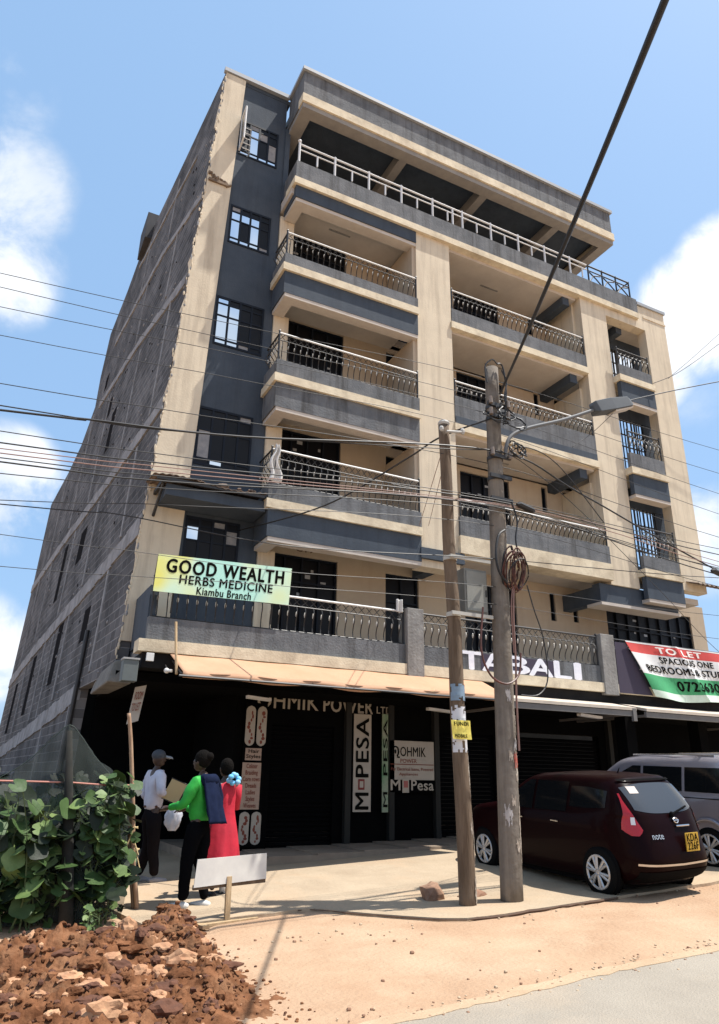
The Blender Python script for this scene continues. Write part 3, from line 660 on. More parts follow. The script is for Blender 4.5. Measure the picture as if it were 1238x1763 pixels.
# small flat white plates under the slab, not lamps
for i, (x, y, w_, lab) in enumerate(((-5.35, -.35, .55, 'small flat white plate tucked under the awning at left'), (-1.6, -.35, .75, 'small flat white plate under the awning beside the slim pole'), (1.6, -1.15, .9, 'small flat white plate under the sheet canopy above the hatchback'))):
    mb = MB(); mb.hexa([(x, y, 2.92), (x+w_, y+.30, 2.92), (x+w_, y+.42, 2.92), (x, y+.12, 2.92), (x, y, 2.97), (x+w_, y+.30, 2.97), (x+w_, y+.42, 2.97), (x, y+.12, 2.97)])
    tag(mb.build('white_plate', WHITE), lab, 'light fitting', 'white plates under the shop canopies')

# ground floor: dark recessed shop fronts
SHOP = mat('shade_black_shop', (.0025, .0025, .003), (.004, .004, .004), 1.5, .95, .1, 10, spec=.05)  # near black: the shade of the shop recess is put into this colour
SHUT = mat('shade_black_shutter', (.003, .003, .0035), rough=.8, spec=.04)  # shutters darkened the same way, shade in the colour
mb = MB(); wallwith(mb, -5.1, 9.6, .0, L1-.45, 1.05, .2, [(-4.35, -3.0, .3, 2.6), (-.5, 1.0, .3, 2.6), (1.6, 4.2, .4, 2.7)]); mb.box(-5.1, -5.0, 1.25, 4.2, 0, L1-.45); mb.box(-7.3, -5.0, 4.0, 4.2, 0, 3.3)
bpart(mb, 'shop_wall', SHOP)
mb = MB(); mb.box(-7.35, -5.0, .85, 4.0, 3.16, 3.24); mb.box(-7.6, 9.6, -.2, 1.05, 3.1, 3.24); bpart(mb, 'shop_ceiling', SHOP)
for a, b, n_ in ((-4.35, -3.0, 0), (-.5, 1.0, 0), (1.6, 4.2, 1)):
    mb = MB(); z = .35
    while z < 2.6: mb.tube([(a, 1.16, z), (b, 1.16, z)], .045, 6); z += .085
    bpart(mb, 'roller_shutter', SHUT)
SCP = mat('shop_column_paint', (.014, .013, .010), rough=.8)
for x in (-2.72, -1.72, -.6, 1.3, 4.5): mb = MB(); mb.box(x-.06, x+.06, .93, 1.05, .2, 3.1); bpart(mb, 'shop_column', SCP)
mb = MB(); mb.box(3.1, 3.4, -.9, -.6, .2, 3.2); bpart(mb, 'veranda_column', SHOP)
mb = MB(); mb.box(5.8, 6.1, -.6, -.3, .2, 3.2); bpart(mb, 'veranda_column', SHOP)

# ---------------------------------------------------------------- signs and banners
def grad(name, c1, c2, c3, scale=.5):
    m = bpy.data.materials.new(name); m.use_nodes = True; n = m.node_tree; b = n.nodes['Principled BSDF']; b.inputs['Roughness'].default_value = .55
    t = n.nodes.new('ShaderNodeTexCoord'); z = n.nodes.new('ShaderNodeTexNoise'); z.inputs['Scale'].default_value = scale; z.inputs['Detail'].default_value = 1
    n.links.new(t.outputs['Object'], z.inputs['Vector']); r = n.nodes.new('ShaderNodeValToRGB'); n.links.new(z.outputs['Fac'], r.inputs[0])
    e = r.color_ramp.elements; e[0].position = .34; e[0].color = (*c1, 1); e[1].position = .62; e[1].color = (*c3, 1); q = e.new(.48); q.color = (*c2, 1)
    n.links.new(r.outputs[0], b.inputs['Base Color']); return m
INK = mat('black_ink', (.006, .006, .005), rough=.9, spec=.05)
yb = yK-.05
qb = [(-7.26, yb, 4.51), (-4.83, yb, 4.56), (-4.80, yb, 5.25), (-7.24, yb, 5.16)]
BN = thing('banner', 'yellow and pale green herbal medicine banner hung on the first floor railing', 'banner', (-6, yb, 4.5))
def qf(q, amp=0, k=6, seed=0):
    q = [Vector(p) for p in q]
    def f(u, v):
        p = (q[0]*(1-u)+q[1]*u)*(1-v)+(q[3]*(1-u)+q[2]*u)*v
        return p+Vector((0, amp*math.sin(u*k*3+v*2+seed)+amp*.5*math.sin(v*k+u*5), 0))
    return f
mb = MB(); mb.sheet(qf(qb, .0), 30, 8, (0, .01, 0)); mb.build('banner_cloth', grad('banner_print', (.75, .72, .18), (.62, .80, .58), (.45, .78, .66), 1.1), BN)
qt = [Vector(p)+Vector((0, -.001, 0)) for p in qb]
text('lettering', 'GOOD WEALTH', INK, qt, BN, off=.065, pad=(.07, .54, .94, .90)); text('lettering', 'HERBS MEDICINE', INK, qt, BN, off=.04, pad=(.17, .27, .86, .50)); text('lettering', 'Kiambu Branch', INK, qt, BN, off=.035, pad=(.30, .02, .70, .22))
mb = MB()
for x, y, z in ((-7.24, yb, 5.14), (-4.81, yb, 5.22), (-4.84, yb, 4.58), (-7.26, yb, 4.53)): mb.tube([(x, y, z), (x, yK+.11, z+.02 if z < 4.7 else 4.74)], .006, 4)
mb.tube([(-6.9, yb+.02, 5.18), (-6.9, yK+.11, 4.2)], .014, 5); mb.tube([(-5.1, yb+.02, 5.22), (-5.1, yK+.11, 4.2)], .014, 5)
mb.build('tie', IRON, BN)
# TO LET banner
TL_ = thing('banner', 'crumpled red white and green rental banner sagging on the railing at right', 'banner', (5, yb, 4.0))
q = [(4.26, yb-.06, 3.50), (8.0, yb-.06, 3.42), (8.0, yb, 4.72), (3.54, yb, 4.73)]
def tf(u, v):
    p = qf(q)(u, v); c = .05*math.sin(u*17+v*3)*(.3+.7*(1-v))+.05*math.exp(-((u-.36-.10*(1-v))/.022)**2)
    return p+Vector((0, -c, -.05*math.sin(u*7)*(1 - v)))
for (a, b, m, nm) in ((.80, 1., flat('banner_red', (.62, .07, .06)), 'red_band'), (.42, .80, flat('banner_white', (.75, .74, .72)), 'white_band'), (.13, .42, flat('banner_green', (.05, .33, .13)), 'green_band'), (0, .13, flat('banner_pale', (.62, .74, .62)), 'pale_band')):
    mb = MB(); mb.sheet(lambda u, v: tf(u, lerp(a, b, v)), 90, 6, (0, .008, 0)); mb.build(nm, m, TL_, smooth=False)
mb = MB(); mb.sheet(lambda u, v: tf(u, lerp(.975, 1.0, v))+Vector((0, -.003, 0)), 90, 2, (0, .002, 0)); mb.build('hem', WHITE, TL_)
def warptext(s, m, u0, u1, v0, v1, off):
    o = text('lettering', s, m, [(0, 0, 0), (1, 0, 0), (1, 0, 1), (0, 0, 1)], None, off=off)
    o.data.transform(Matrix.Identity(4)); bm = bmesh.new(); bm.from_mesh(o.data)
    bmesh.ops.subdivide_edges(bm, edges=[e for e in bm.edges if e.calc_length() > .06], cuts=2); bmesh.ops.triangulate(bm, faces=bm.faces)
    for v in bm.verts:
        p = tf(lerp(u0, u1, v.co.x), lerp(v0, v1, v.co.z)); v.co = p+Vector((0, -.012+v.co.y, 0))
    bm.to_mesh(o.data); bm.free(); setparent(o, TL_)
WL = mat('white_ink', (.8, .76, .70), rough=.6)
warptext('TO LET', WL, .205, .56, .835, .945, .05); warptext('SPACIOUS ONE', INK, .20, .63, .66, .77, .05)
warptext('BEDROOMS & STUDIOS', INK, .06, .80, .48, .60, .05); warptext('0723630517', INK, .26, .80, .19, .36, .045)
mb = MB(); mb.hexa([(3.52, yb+.02, 4.70), (3.6, yb+.02, 4.70), (4.5, yb+.03, 3.5), (4.0, yb+.03, 3.45), (3.52, yb+.03, 4.72), (3.6, yb+.03, 4.72), (4.5, yb+.04, 3.52), (4.0, yb+.04, 3.47)])
mb = MB(); mb.sheet(lambda u, v: (lerp(3.25, lerp(4.30, 3.60, v), u), yK-.005, lerp(3.53, 4.68, v)), 2, 2, (0, .004, 0)); mb.build('fold_shadow_sheet', PURP, TL_)  # dark sheet standing in for the shadow behind the folded corner

def board(name, label, cat, q, m, group=None, th=.02, bevel=0):
    t = thing(name, label, cat, tuple(sum(c)/4 for c in zip(*q)), group)
    mb = MB(); mb.sheet(qf(q), 1, 1, (0, th, 0)); mb.build('board', m, t); return t
def Q(x0, x1, y, z0, z1, sk=0): return [(x0, y, z0), (x1, y, z0), (x1+sk, y, z1), (x0+sk, y, z1)]
PALE = mat('sign_board_pale', (.46, .41, .34), (.40, .35, .29), 3, .7)
t = board('shop_sign', 'dark shop fascia with pale lettering right under the awning', 'sign', Q(-4.8, -1.55, 1.0, 2.93, 3.10), SHOP)
yS = .94
LT = mat('sign_letter_pale', (.42, .37, .30), rough=.7)
text('lettering', 'OHMIK', LT, Q(-4.70, -3.40, .995, 2.90, 3.20), t, off=.02); text('lettering', 'POWER', LT, Q(-3.28, -2.15, .995, 2.90, 3.17), t, off=.04); text('lettering', 'LTD', LT, Q(-2.05, -1.70, .995, 2.92, 3.06), t, off=.02)
REDI = mat('brown_red_ink', (.20, .045, .025), rough=.7)
t = board('salon_sign', 'narrow salon price board in red letters with hair pictures beside the shop door', 'sign', Q(-4.93, -4.48, .99, .42, 2.98), SHOP)
for (za, zb, m_) in ((2.18, 2.92, 0), (.46, 1.02, 0)):
    for xo in (-4.92, -4.69):
        mb = MB(); pts = []
        def pf(u, v, xo=xo, za=za, zb=zb):
            e = min(v, 1-v); k = max(.12, math.sqrt(max(0, 1-((.14-e)/.14)**2))) if e < .14 else 1; return (xo+.105+(u-.5)*.19*k, .978, lerp(za, zb, v))
        mb.sheet(pf, 6, 36, (0, .008, 0)); mb.build('hair_picture', PALE, t)
        mb = MB(); rq = random.Random(int(za*10+xo*7))
        for q_ in range(9): vv = .1+.09*q_; mb.ball((xo+.105+.04*math.sin(q_*1.1), .976, lerp(za, zb, vv)), (rq.uniform(.015, .04), .006, rq.uniform(.02, .045)), 0, 7, 5)
        mb.build('braid_print', REDI, t)
mb = MB(); mb.sheet(qf(Q(-4.88, -4.56, .978, 1.92, 2.14, .0)), 1, 1, (0, .008, 0)); mb.sheet(qf(Q(-4.92, -4.55, .978, 1.06, 1.88)), 1, 1, (0, .008, 0)); mb.build('price_panel', mat('price_panel_paint', (.42, .30, .23), rough=.7), t)
text('lettering', 'Hair\nStyles', INK, Q(-4.86, -4.58, .972, 1.94, 2.12), t, off=.02)
text('lettering', 'Colour\nBraiding\nCorn rows\nDreads\nLadies\nStyles\nWeaves', REDI, Q(-4.90, -4.57, .972, 1.09, 1.86), t, off=.02)
# vertical money transfer boards
def vtext(s, m, x0, x1, y, z0, z1, t, off=.03):  # text reading upwards
    text('lettering', s, m, [(x1, y, z0), (x1, y, z1), (x0, y, z1), (x0, y, z0)], t, off=off)
t = board('money_transfer_sign', 'tall pale board with dark letters reading upwards on the shop column', 'sign', Q(-2.61, -2.21, .93, 1.01, 2.88), PALE)
vtext('M', INK, -2.56, -2.27, .922, 1.06, 1.36, t); vtext('PESA', INK, -2.56, -2.27, .922, 1.66, 2.80, t)
mb = MB(); mb.box(-2.50, -2.36, .918, .926, 1.42, 1.62); mb.build('phone_emblem', flat('emblem_red', (.20, .03, .025)), t); mb = MB(); mb.box(-2.47, -2.39, .912, .917, 1.46, 1.58); mb.build('phone_emblem', PALE, t)
t = board('money_transfer_sign', 'slim green edged board with dark upward letters beside the wider pale one', 'sign', Q(-1.95, -1.81, .93, 1.0, 2.91), mat('green_board', (.15, .28, .15), (.35, .36, .27), 2.5, .7))
vtext('M', INK, -1.93, -1.83, .922, 1.10, 1.38, t, .01); vtext('PESA', INK, -1.93, -1.83, .922, 1.7, 2.8, t, .01)
t = board('shop_poster', 'square pale poster with a horseshoe bulb emblem on the dark shop wall', 'poster', Q(-1.77, -.69, .93, 1.62, 2.39), PALE)
text('lettering', 'OHMIK', INK, Q(-1.52, -.90, .925, 2.08, 2.27), t, off=.012); text('lettering', 'POWER', REDI, Q(-1.52, -1.12, .925, 1.95, 2.03), t, off=.0)
text('lettering', 'For Electrical Items, Powered', REDI, Q(-1.74, -.72, .925, 1.79, 1.86), t, off=.01); text('lettering', 'Appliances', REDI, Q(-1.55, -1.1, .925, 1.69, 1.76), t, off=.01)
mb = MB(); pts = [(-1.64+.075*math.cos(a), .92, 2.17+.10*math.sin(a)) for a in [R_(-60+20*i) for i in range(16)]]; mb.tube(pts, .016, 5); mb.tube([(-1.74, .92, 2.06), (-1.69, .92, 2.06)], .014, 5); mb.tube([(-1.6, .92, 2.06), (-1.54, .92, 2.06)], .014, 5); mb.ball((-1.64, .92, 2.17), (.02, .01, .045), 0, 6, 5)
mb.build('bulb_emblem', INK, t)
mb = MB(); mb.box(-1.76, -.70, .921, .926, 1.915, 1.93); mb.build('rule_line', REDI, t)
t = board('money_transfer_poster', 'dark strip poster with pale rimmed letters below the bulb poster', 'poster', Q(-1.77, -.69, .93, 1.38, 1.61), SHOP)
text('lettering', 'M', LT, Q(-1.75, -1.53, .925, 1.42, 1.62), t, off=.03); text('lettering', 'Pesa', LT, Q(-1.26, -.72, .925, 1.42, 1.62), t, off=.03)
mb = MB(); mb.box(-1.48, -1.32, .915, .926, 1.37, 1.64); o = mb.build('phone_emblem', LT, t, bevel=.02); mb = MB(); mb.box(-1.45, -1.35, .910, .913, 1.47, 1.60); mb.build('phone_emblem', flat('emblem_pink', (.4, .12, .10)), t)
# small hanging board at the left corner
t = board('hanging_board', 'small red lettered board hanging under the left corner of the slab', 'sign', [(-7.31, -.1, 2.40), (-7.14, -.16, 2.46), (-7.07, -.16, 3.04), (-7.24, -.1, 3.0)], PALE)
text('lettering', 'ROOM\nTO LET', REDI, [(-7.28, -.122, 2.60), (-7.15, -.168, 2.63), (-7.10, -.168, 2.94), (-7.23, -.122, 2.92)], t, off=.02)
# boxes and lamp at the left corner
t = thing('meter_box', 'grey metal meter box fixed below the left corner of the slab', 'box', (-7.45, -.5, 3.1))
mb = MB(); mb.box(-7.58, -7.34, -.72, -.5, 3.02, 3.36); mb.build('case', flat('meter_grey', (.12, .14, .14)), t, bevel=.01); mb = MB(); mb.box(-7.59, -7.33, -.735, -.49, 3.362, 3.39); mb.build('lid', flat('lid_grey', (.35, .35, .34)), t)
mb = MB(); mb.box(-7.26, -7.14, -.86, -.82, 3.34, 3.47); tag(mb.build('notice_plate', WHITE, bevel=.005), 'small square white plate under the left end of the cream band', 'plate')
t = thing('security_camera', 'little white dome camera under the left end of the awning', 'camera', (-6.95, -.9, 3.2))
mb = MB(); mb.ball((-6.93, -.92, 3.20), .045, 0, 8, 6); mb.tube([(-6.93, -.92, 3.2), (-6.87, -1.02, 3.19)], .025, 7); mb.build('housing', WHITE, t); mb = MB(); mb.tube([(-6.93, -.92, 3.24), (-6.93, -.8, 3.3)], .012, 5); mb.build('bracket', IRON, t)
mb = MB(); mb.tube([(-6.88, -1.0, 3.98), (-6.86, -1.12, 3.5), (-6.83, -1.2, 3.12)], .022, 6); tag(mb.build('timber_stick', WOOD), 'thin pale stick leaning upright at the left end of the awning', 'stick')
# laundry on first-floor rail post and L2 balcony corner
def cloth(name, label, pts, m, cat):
    mb = MB(); mb.sheet(pts, 10, 12, (0, .01, .0)); return tag(mb.build(name, m, smooth=True), label, cat)
cloth('hanging_cloth', 'white cloth bunched over the left corner of the second floor balcony rail', lambda u, v: (-5.02+(u-.5)*(.07+.22*(1-v))+.04*math.sin(v*9), -.10-.05*math.sin(u*9), lerp(7.2, 8.02, v)), flat('cloth_white', (.62, .60, .57)), 'cloth')
cloth('hanging_cloth', 'small white cloth knotted on the first floor rail beside the concrete post', lambda u, v: (-2.44+(u-.5)*.14, yK+.06-.03*math.sin(u*9), lerp(4.72, 4.98, v)), flat('cloth_white2', (.62, .60, .57)), 'cloth')

# ---------------------------------------------------------------- poles
def at(u, v, y): d = FW*FPX+RT*(u-619)+UP*(881.5-v); return CAMO+d*((y-CAMO.y)/d.y)
def ring_at(x, y, z): return Vector((x, y, z))
POLE = mat('concrete_pole', (.19, .165, .14), (.12, .10, .08), 3.5, .9, .5, 18, dirt=(.33, .28, .22), damt=.7, streak=True, spec=.2)
p2 = thing('utility_pole', 'thick round concrete utility pole with torn posters and a coil of cable', 'pole', (-3.10, -4.55, zg(-3.1, -4.55)))
mb = MB(); prng = random.Random(4)
pts = [(-3.10+.02*i*.9, -4.55, .1+7.95*i/20) for i in range(21)]; pts = [(-3.10+.16*i/20, -4.55, .1+7.9*i/20) for i in range(21)]
def p2x(z): return -3.10+.16*(z-.1)/7.9
def p2r(z): return lerp(.145, .108, (z-.1)/7.9)
mb.tube(pts, [p2r(p[2]) for p in pts], 20); mb.build('shaft', POLE, p2, smooth=True)
for z in (7.25, 7.05, 6.35, 6.0, 5.62):
    mb = MB(); mb.tube([(p2x(z), -4.55, z-.03), (p2x(z), -4.55, z+.03)], p2r(z)+.012, 16)
    mb.box(p2x(z)-.20, p2x(z)+.20, -4.70, -4.66, z-.03, z+.03)
    mb.build('clamp', IRON, p2)
INS = flat('insulator_glaze', (.20, .16, .13), .3)
for z in (7.25, 7.05, 6.35):
    for s in (-1, 1): x = p2x(z)+s*.17; mb = MB(); mb.tube([(x, -4.72, z-.02), (x, -4.72, z+.10)], [.035, .028], 8); mb.build('insulator', INS, p2)
# tangled jumpers near the top
rr = random.Random(21)
def loop(c, r, tilt, n=22, jit=.02, a0=0, a1=360):
    pts = []
    for i in range(n+1):
        a = R_(lerp(a0, a1, i/n)); p = Vector((math.cos(a)*r[0], math.sin(a)*tilt*r[0], math.sin(a)*r[1]))
        pts.append(Vector(c)+p+Vector((rr.uniform(-jit, jit), rr.uniform(-jit, jit), rr.uniform(-jit, jit))))
    return pts
def smooth_path(P, k=6):
    P = [Vector(p) for p in P]; out = []
    for i in range(len(P)-1):
        a, b, c, d = P[max(i-1, 0)], P[i], P[i+1], P[min(i+2, len(P)-1)]
        for j in range(k):
            t = j/k; out.append(.5*((2*b)+(c-a)*t+(2*a-5*b+4*c-d)*t*t+(3*b-a-3*c+d)*t**3))
    return out+[P[-1]]
for (c, r, lab) in (((-2.72, -4.72, 7.02), (.26, .17), 'oval loop of black cable right of the pole top'), ((-2.86, -4.74, 7.12), (.16, .13), 'small black loop tight against the pole top'),
                    ((-3.05, -4.72, 7.00), (.22, .10), 'flat black loop left of the pole top'), ((-2.70, -4.72, 6.52), (.12, .14), 'small black loop by the foot of the lamp arm'), ((-2.60, -4.72, 6.55), (.09, .11), 'tiny loose loop beside the lamp arm')):
    mb = MB()
    for k in range(2): mb.tube(smooth_path(loop((c[0]+.02*k, c[1]-.02*k, c[2]-.03*k), (r[0]*(1-.1*k), r[1]), .4, 14), 3), .011, 5, cap=False)
    tag(mb.build('cable_loop', CABLE), lab, 'cable', 'cable loops on the thick pole')
JL = ('short black jumper bent left over the thick pole cap', 'longer black jumper bent right over the thick pole cap', 'wavy black jumper close to the right of the upper pole shaft', 'black jumper below the clamps of the thick pole')
for P, lab in zip(([(-2.93, -4.7, 8.0), (-3.05, -4.72, 8.05), (-3.18, -4.7, 7.9), (-3.16, -4.7, 7.6)], [(-2.93, -4.7, 8.02), (-2.83, -4.7, 8.0), (-2.80, -4.72, 7.6), (-2.84, -4.72, 7.2), (-2.9, -4.72, 6.9)],
          [(-2.87, -4.72, 7.9), (-2.80, -4.74, 7.7), (-2.86, -4.74, 7.4), (-2.80, -4.72, 7.15)], [(-2.84, -4.72, 5.6), (-2.77, -4.74, 5.3), (-2.82, -4.74, 5.0), (-2.76, -4.72, 4.7)]), JL):
    mb = MB(); mb.tube(smooth_path(P), .013, 5)
    tag(mb.build('jumper_cable', CABLE), lab, 'cable', 'jumper cables on the thick pole')
mb = MB(); mb.tube(smooth_path([(-3.0, -4.72, 5.12), (-3.14, -4.74, 5.0), (-3.22, -4.76, 4.7), (-3.18, -4.76, 4.45), (-3.02, -4.73, 4.3)]), .018, 6)
tag(mb.build('cable_loop', CABLE), 'thick black drooping loop left of the brown coil', 'cable', 'cable loops on the thick pole')
mb = MB(); rr = random.Random(77)
for k in range(11):
    c = (-2.99+.014*k+rr.uniform(-.02, .02), -4.72-.012*k, 4.56-.012*k+rr.uniform(-.03, .03)); mb.tube(smooth_path(loop(c, (.14+rr.uniform(-.05, .05), .25+rr.uniform(-.06, .06)), -.5, 12, .012), 3), .0105, 5, 0 if k % 4 else 1, cap=False)
tag(mb.build('cable_coil', [CABLEB, CABLE], smooth=True), 'reddish brown coil of cable hung on the thick pole', 'cable')
mb = MB(); mb.tube(smooth_path([(-2.93, -4.76, 4.25), (-2.97, -4.76, 3.8), (-2.96, -4.74, 3.2), (-2.97, -4.72, 2.7), (-2.98, -4.72, 2.0)]), .014, 6); mb.tube(smooth_path([(-2.95, -4.76, 4.25), (-3.0, -4.76, 3.9), (-2.98, -4.74, 3.3)]), .010, 5)
tag(mb.build('hanging_cable', CABLEP), 'faded pink cable hanging straight down from the coil', 'cable')
mb = MB(); mb.tube(smooth_path([(-2.70, -4.78, 4.3), (-2.60, -4.78, 3.95), (-2.45, -4.76, 3.55), (-2.42, -4.76, 3.0), (-2.62, -4.78, 2.75), (-2.95, -4.80, 2.72)]), .010, 5)
tag(mb.build('hanging_cable', CABLE), 'thin loose cable curving right of the thick pole to the painted letters', 'cable')
mb = MB(); mb.tube(smooth_path([(-3.45, -4.7, 3.9), (-3.55, -4.75, 3.3), (-3.45, -4.8, 2.95), (-3.2, -4.82, 2.85), (-2.95, -4.78, 3.0), (-2.88, -4.76, 3.3)]), .014, 6)
tag(mb.build('hanging_cable', CABLEB), 'brown cable drooping in a U between the two poles', 'cable')
# torn posters
def patch(parent, name, m, px, py, rad, z0, z1, a0, a1, seed, rag=.25, lift=.004, flatq=False):
    mb = MB(); nu, nv = 16, max(10, int((z1-z0)/.018)); P = {}
    def vid(i, j):
        if (i, j) not in P:
            z = lerp(z0, z1, j/nv); a = R_(lerp(a0, a1, i/nu)); rd = rad(z)+lift+.006*max(0, mnoise.noise((i*.5, j*.4, seed)))
            P[(i, j)] = len(mb.v); mb.v.append((px(z)+math.cos(a)*rd, py+math.sin(a)*rd, z))
        return P[(i, j)]
    for j in range(nv):
        for i in range(nu):
            e = min(i+.5, nu-i-.5)/nu*2; f = min(j+.5, nv-j-.5)/nv*2
            q = mnoise.noise((i*.33+seed*9, j*.20, seed))*1.1+mnoise.noise((i*.8, j*.6, seed*3))*.5+min(e, f)*1.4-rag*.55
            if q > -.05: mb.f.append((vid(i, j), vid(i+1, j), vid(i+1, j+1), vid(i, j+1))); mb.m.append(0)
    return mb.build(name, m, parent)
PAP = mat('torn_poster_paper', (.46, .40, .33), (.22, .17, .13), 14, .9); PAPW = mat('pale_poster_paper', (.48, .45, .43), (.33, .30, .28), 8, .9); PAPR = mat('red_poster_paper', (.42, .08, .05), (.28, .12, .09), 12, .9)
A = lambda a: a
for (z0, z1, a0, a1, m, sd) in ((.55, 1.5, -65, -35, PAP, 1), (1.06, 1.36, -155, -105, PAPW, 2), (1.55, 2.0, -75, -30, PAP, 3), (2.0, 2.16, -85, -35, PAPW, 8), (2.62, 2.82, -120, -80, PAPW, 4), (2.15, 2.5, -60, -30, PAP, 5), (1.85, 2.02, -120, -85, PAP, 6), (4.9, 5.6, -60, -30, PAP, 9), (.75, .95, -95, -60, PAP, 11), (1.3, 1.46, -110, -80, PAP, 12)):
    patch(p2, 'torn_poster', m, p2x, -4.55, p2r, z0, z1, a0, a1, sd, .9)
patch(p2, 'red_sticker', PAPR, p2x, -4.55, p2r, 1.78, 1.98, -85, -45, 20, .4, .007)
# street lamp on the pole
sl = thing('street_lamp', 'grey street lamp head on a curved arm from the thick pole', 'street lamp', (-2.9, -4.6, 6.4))
mb = MB(); mb.tube(smooth_path([(-2.86, -4.68, 6.35), (-2.85, -4.70, 6.55), (-2.74, -4.71, 6.75), (-2.41, -4.72, 6.96), (-1.64, -4.74, 7.30), (-.90, -4.76, 7.68)]), .030, 8); mb.build('arm', flat('galvanised', (.13, .135, .14), .7), sl, smooth=True)
mb = MB(); P0 = Vector((-.96, -4.76, 7.66)); P1 = Vector((-.08, -4.80, 8.0)); u = (P1-P0).normalized(); upv = Vector((-u.z, 0, u.x))
def lampsec(t, w_, h0, h1):
    c = P0+(P1-P0)*t; return [c+Vector((0, -w_, 0))+upv*h0, c+Vector((0, w_, 0))+upv*h0, c+Vector((0, w_*.7, 0))+upv*h1, c+Vector((0, -w_*.7, 0))+upv*h1]
S = [lampsec(t, w_, a, b) for t, w_, a, b in ((0, .06, -.05, .07), (.06, .12, -.09, .13), (.45, .14, -.10, .14), (.9, .13, -.09, .11), (1, .08, -.05, .06))]
vs = [p for s_ in S for p in s_]; fs = [(i*4+j, i*4+(j+1) % 4, i*4+4+(j+1) % 4, i*4+4+j) for i in range(4) for j in range(4)]+[(3, 2, 1, 0), (16, 17, 18, 19)]
mb.add(vs, fs); mb.build('lamp_head', flat('lamp_grey', (.075, .085, .095), .8), sl, bevel=.012)
mb = MB(); c0, c1 = P0+(P1-P0)*.45-upv*.10, P0+(P1-P0)*.95-upv*.09; mb.hexa([c0+Vector((0, -.10, 0))-upv*.03, c1+Vector((0, -.09, 0))-upv*.02, c1+Vector((0, .09, 0))-upv*.02, c0+Vector((0, .10, 0))-upv*.03, c0+Vector((0, -.11, 0)), c1+Vector((0, -.10, 0)), c1+Vector((0, .10, 0)), c0+Vector((0, .11, 0))]); mb.build('lamp_lens', flat('lamp_lens', (.55, .52, .48), .3), sl, bevel=.01)
# slim wooden pole
p1 = thing('utility_pole', 'slim weathered wooden pole with a grey meter box and yellow notice', 'pole', (-3.70, -4.45, zg(-3.7, -4.45)))
def p1x(z): return -3.70-.155*(z-.14)/6.5+.008*math.sin(z*2.2)
def p1r(z): return lerp(.110, .082, (z-.14)/6.6)
zz = [.02+6.75*i/26 for i in range(27)]
mb = MB(); mb.tube([(p1x(z), -4.45+.006*math.sin(z*3), z) for z in zz], [p1r(z) for z in zz], 14); mb.build('shaft', WOODD, p1, smooth=True)
mb = MB(); mb.ball((p1x(6.75), -4.45, 6.80), (.095, .095, .06), 0, 10, 6)
mb.tube([(p1x(6.6)-.02, -4.55, 6.62), (p1x(6.6)+.22, -4.6, 6.64)], .022, 6); mb.ball((p1x(6.6)+.24, -4.6, 6.66), (.04, .03, .06), 0, 7, 5); mb.ball((p1x(6.6)-.12, -4.56, 6.64), (.04, .03, .05), 0, 7, 5)
mb.build('pole_cap', flat('cap_grey', (.42, .41, .38)), p1)
mb = MB(); mb.box(-3.62, -3.22, -4.52, -4.30, 3.84, 4.50); mx_ = mb.build('meter_box', flat('meter_box_grey', (.20, .20, .18)), p1, bevel=.012)
mb = MB(); mb.box(-3.595, -3.245, -4.535, -4.521, 3.875, 4.465); mb.build('box_door', flat('meter_box_door', (.23, .23, .205)), mx_, bevel=.006); mb = MB(); mb.box(-3.27, -3.255, -4.55, -4.536, 4.1, 4.2); mb.build('latch', IRON, mx_)
mb = MB()
for z in (4.62, 3.80): mb.box(-3.90, -3.20, -4.60, -4.565, z-.025, z+.025); mb.tube([(p1x(z), -4.45, z-.03), (p1x(z), -4.45, z+.03)], p1r(z)+.01, 12)
mb.build('bracket', flat('pale_bracket', (.45, .43, .38)), p1)
patch(p1, 'blue_tape_band', flat('faded_blue_paper', (.20, .28, .36)), p1x, -4.45, p1r, 2.62, 2.84, -180, 0, 31, .15, .006)
patch(p1, 'white_paint_band', flat('whitewash', (.62, .62, .64)), p1x, -4.45, p1r, 1.96, 2.56, -180, 0, 32, .12, .003)
mb = MB(); qy = [(-3.95, -4.60, 2.12), (-3.66, -4.60, 2.12), (-3.67, -4.60, 2.36), (-3.97, -4.60, 2.36)]; mb.sheet(qf(qy, .006), 6, 4, (0, .004, 0)); yn = mb.build('yellow_notice', flat('yellow_notice', (.72, .60, .12)), p1)
text('lettering', 'FUNDI', INK, [Vector(p)+Vector((0, -.012, 0)) for p in qy], yn, off=.04, pad=(.1, .70, .85, .90)); text('lettering', 'MOBILE', INK, [Vector(p)+Vector((0, -.012, 0)) for p in qy], yn, off=.04, pad=(.08, .08, .75, .26))
for (z0, z1, a0, a1, m, sd) in ((.6, 1.25, -55, -25, PAP, 41), (1.4, 1.95, -60, -25, PAP, 42), (.15, .5, -70, -40, PAP, 43), (.95, 1.15, -80, -55, PAP, 44)): patch(p1, 'torn_poster', m, p1x, -4.45, p1r, z0, z1, a0, a1, sd, .8)
for a, b, lab in (((-3.86, -4.5, 6.5), at(722, 905, -.05), 'pale stay wire from the slim pole top, the left of the pair'), ((-3.80, -4.5, 6.45), at(738, 905, -.05), 'pale stay wire from the slim pole top, the right of the pair')):
    mb = MB(); mb.tube([a, b], .006, 4); tag(mb.build('stay_wire', CABLEP), lab, 'wire', 'stay wires of the slim pole')

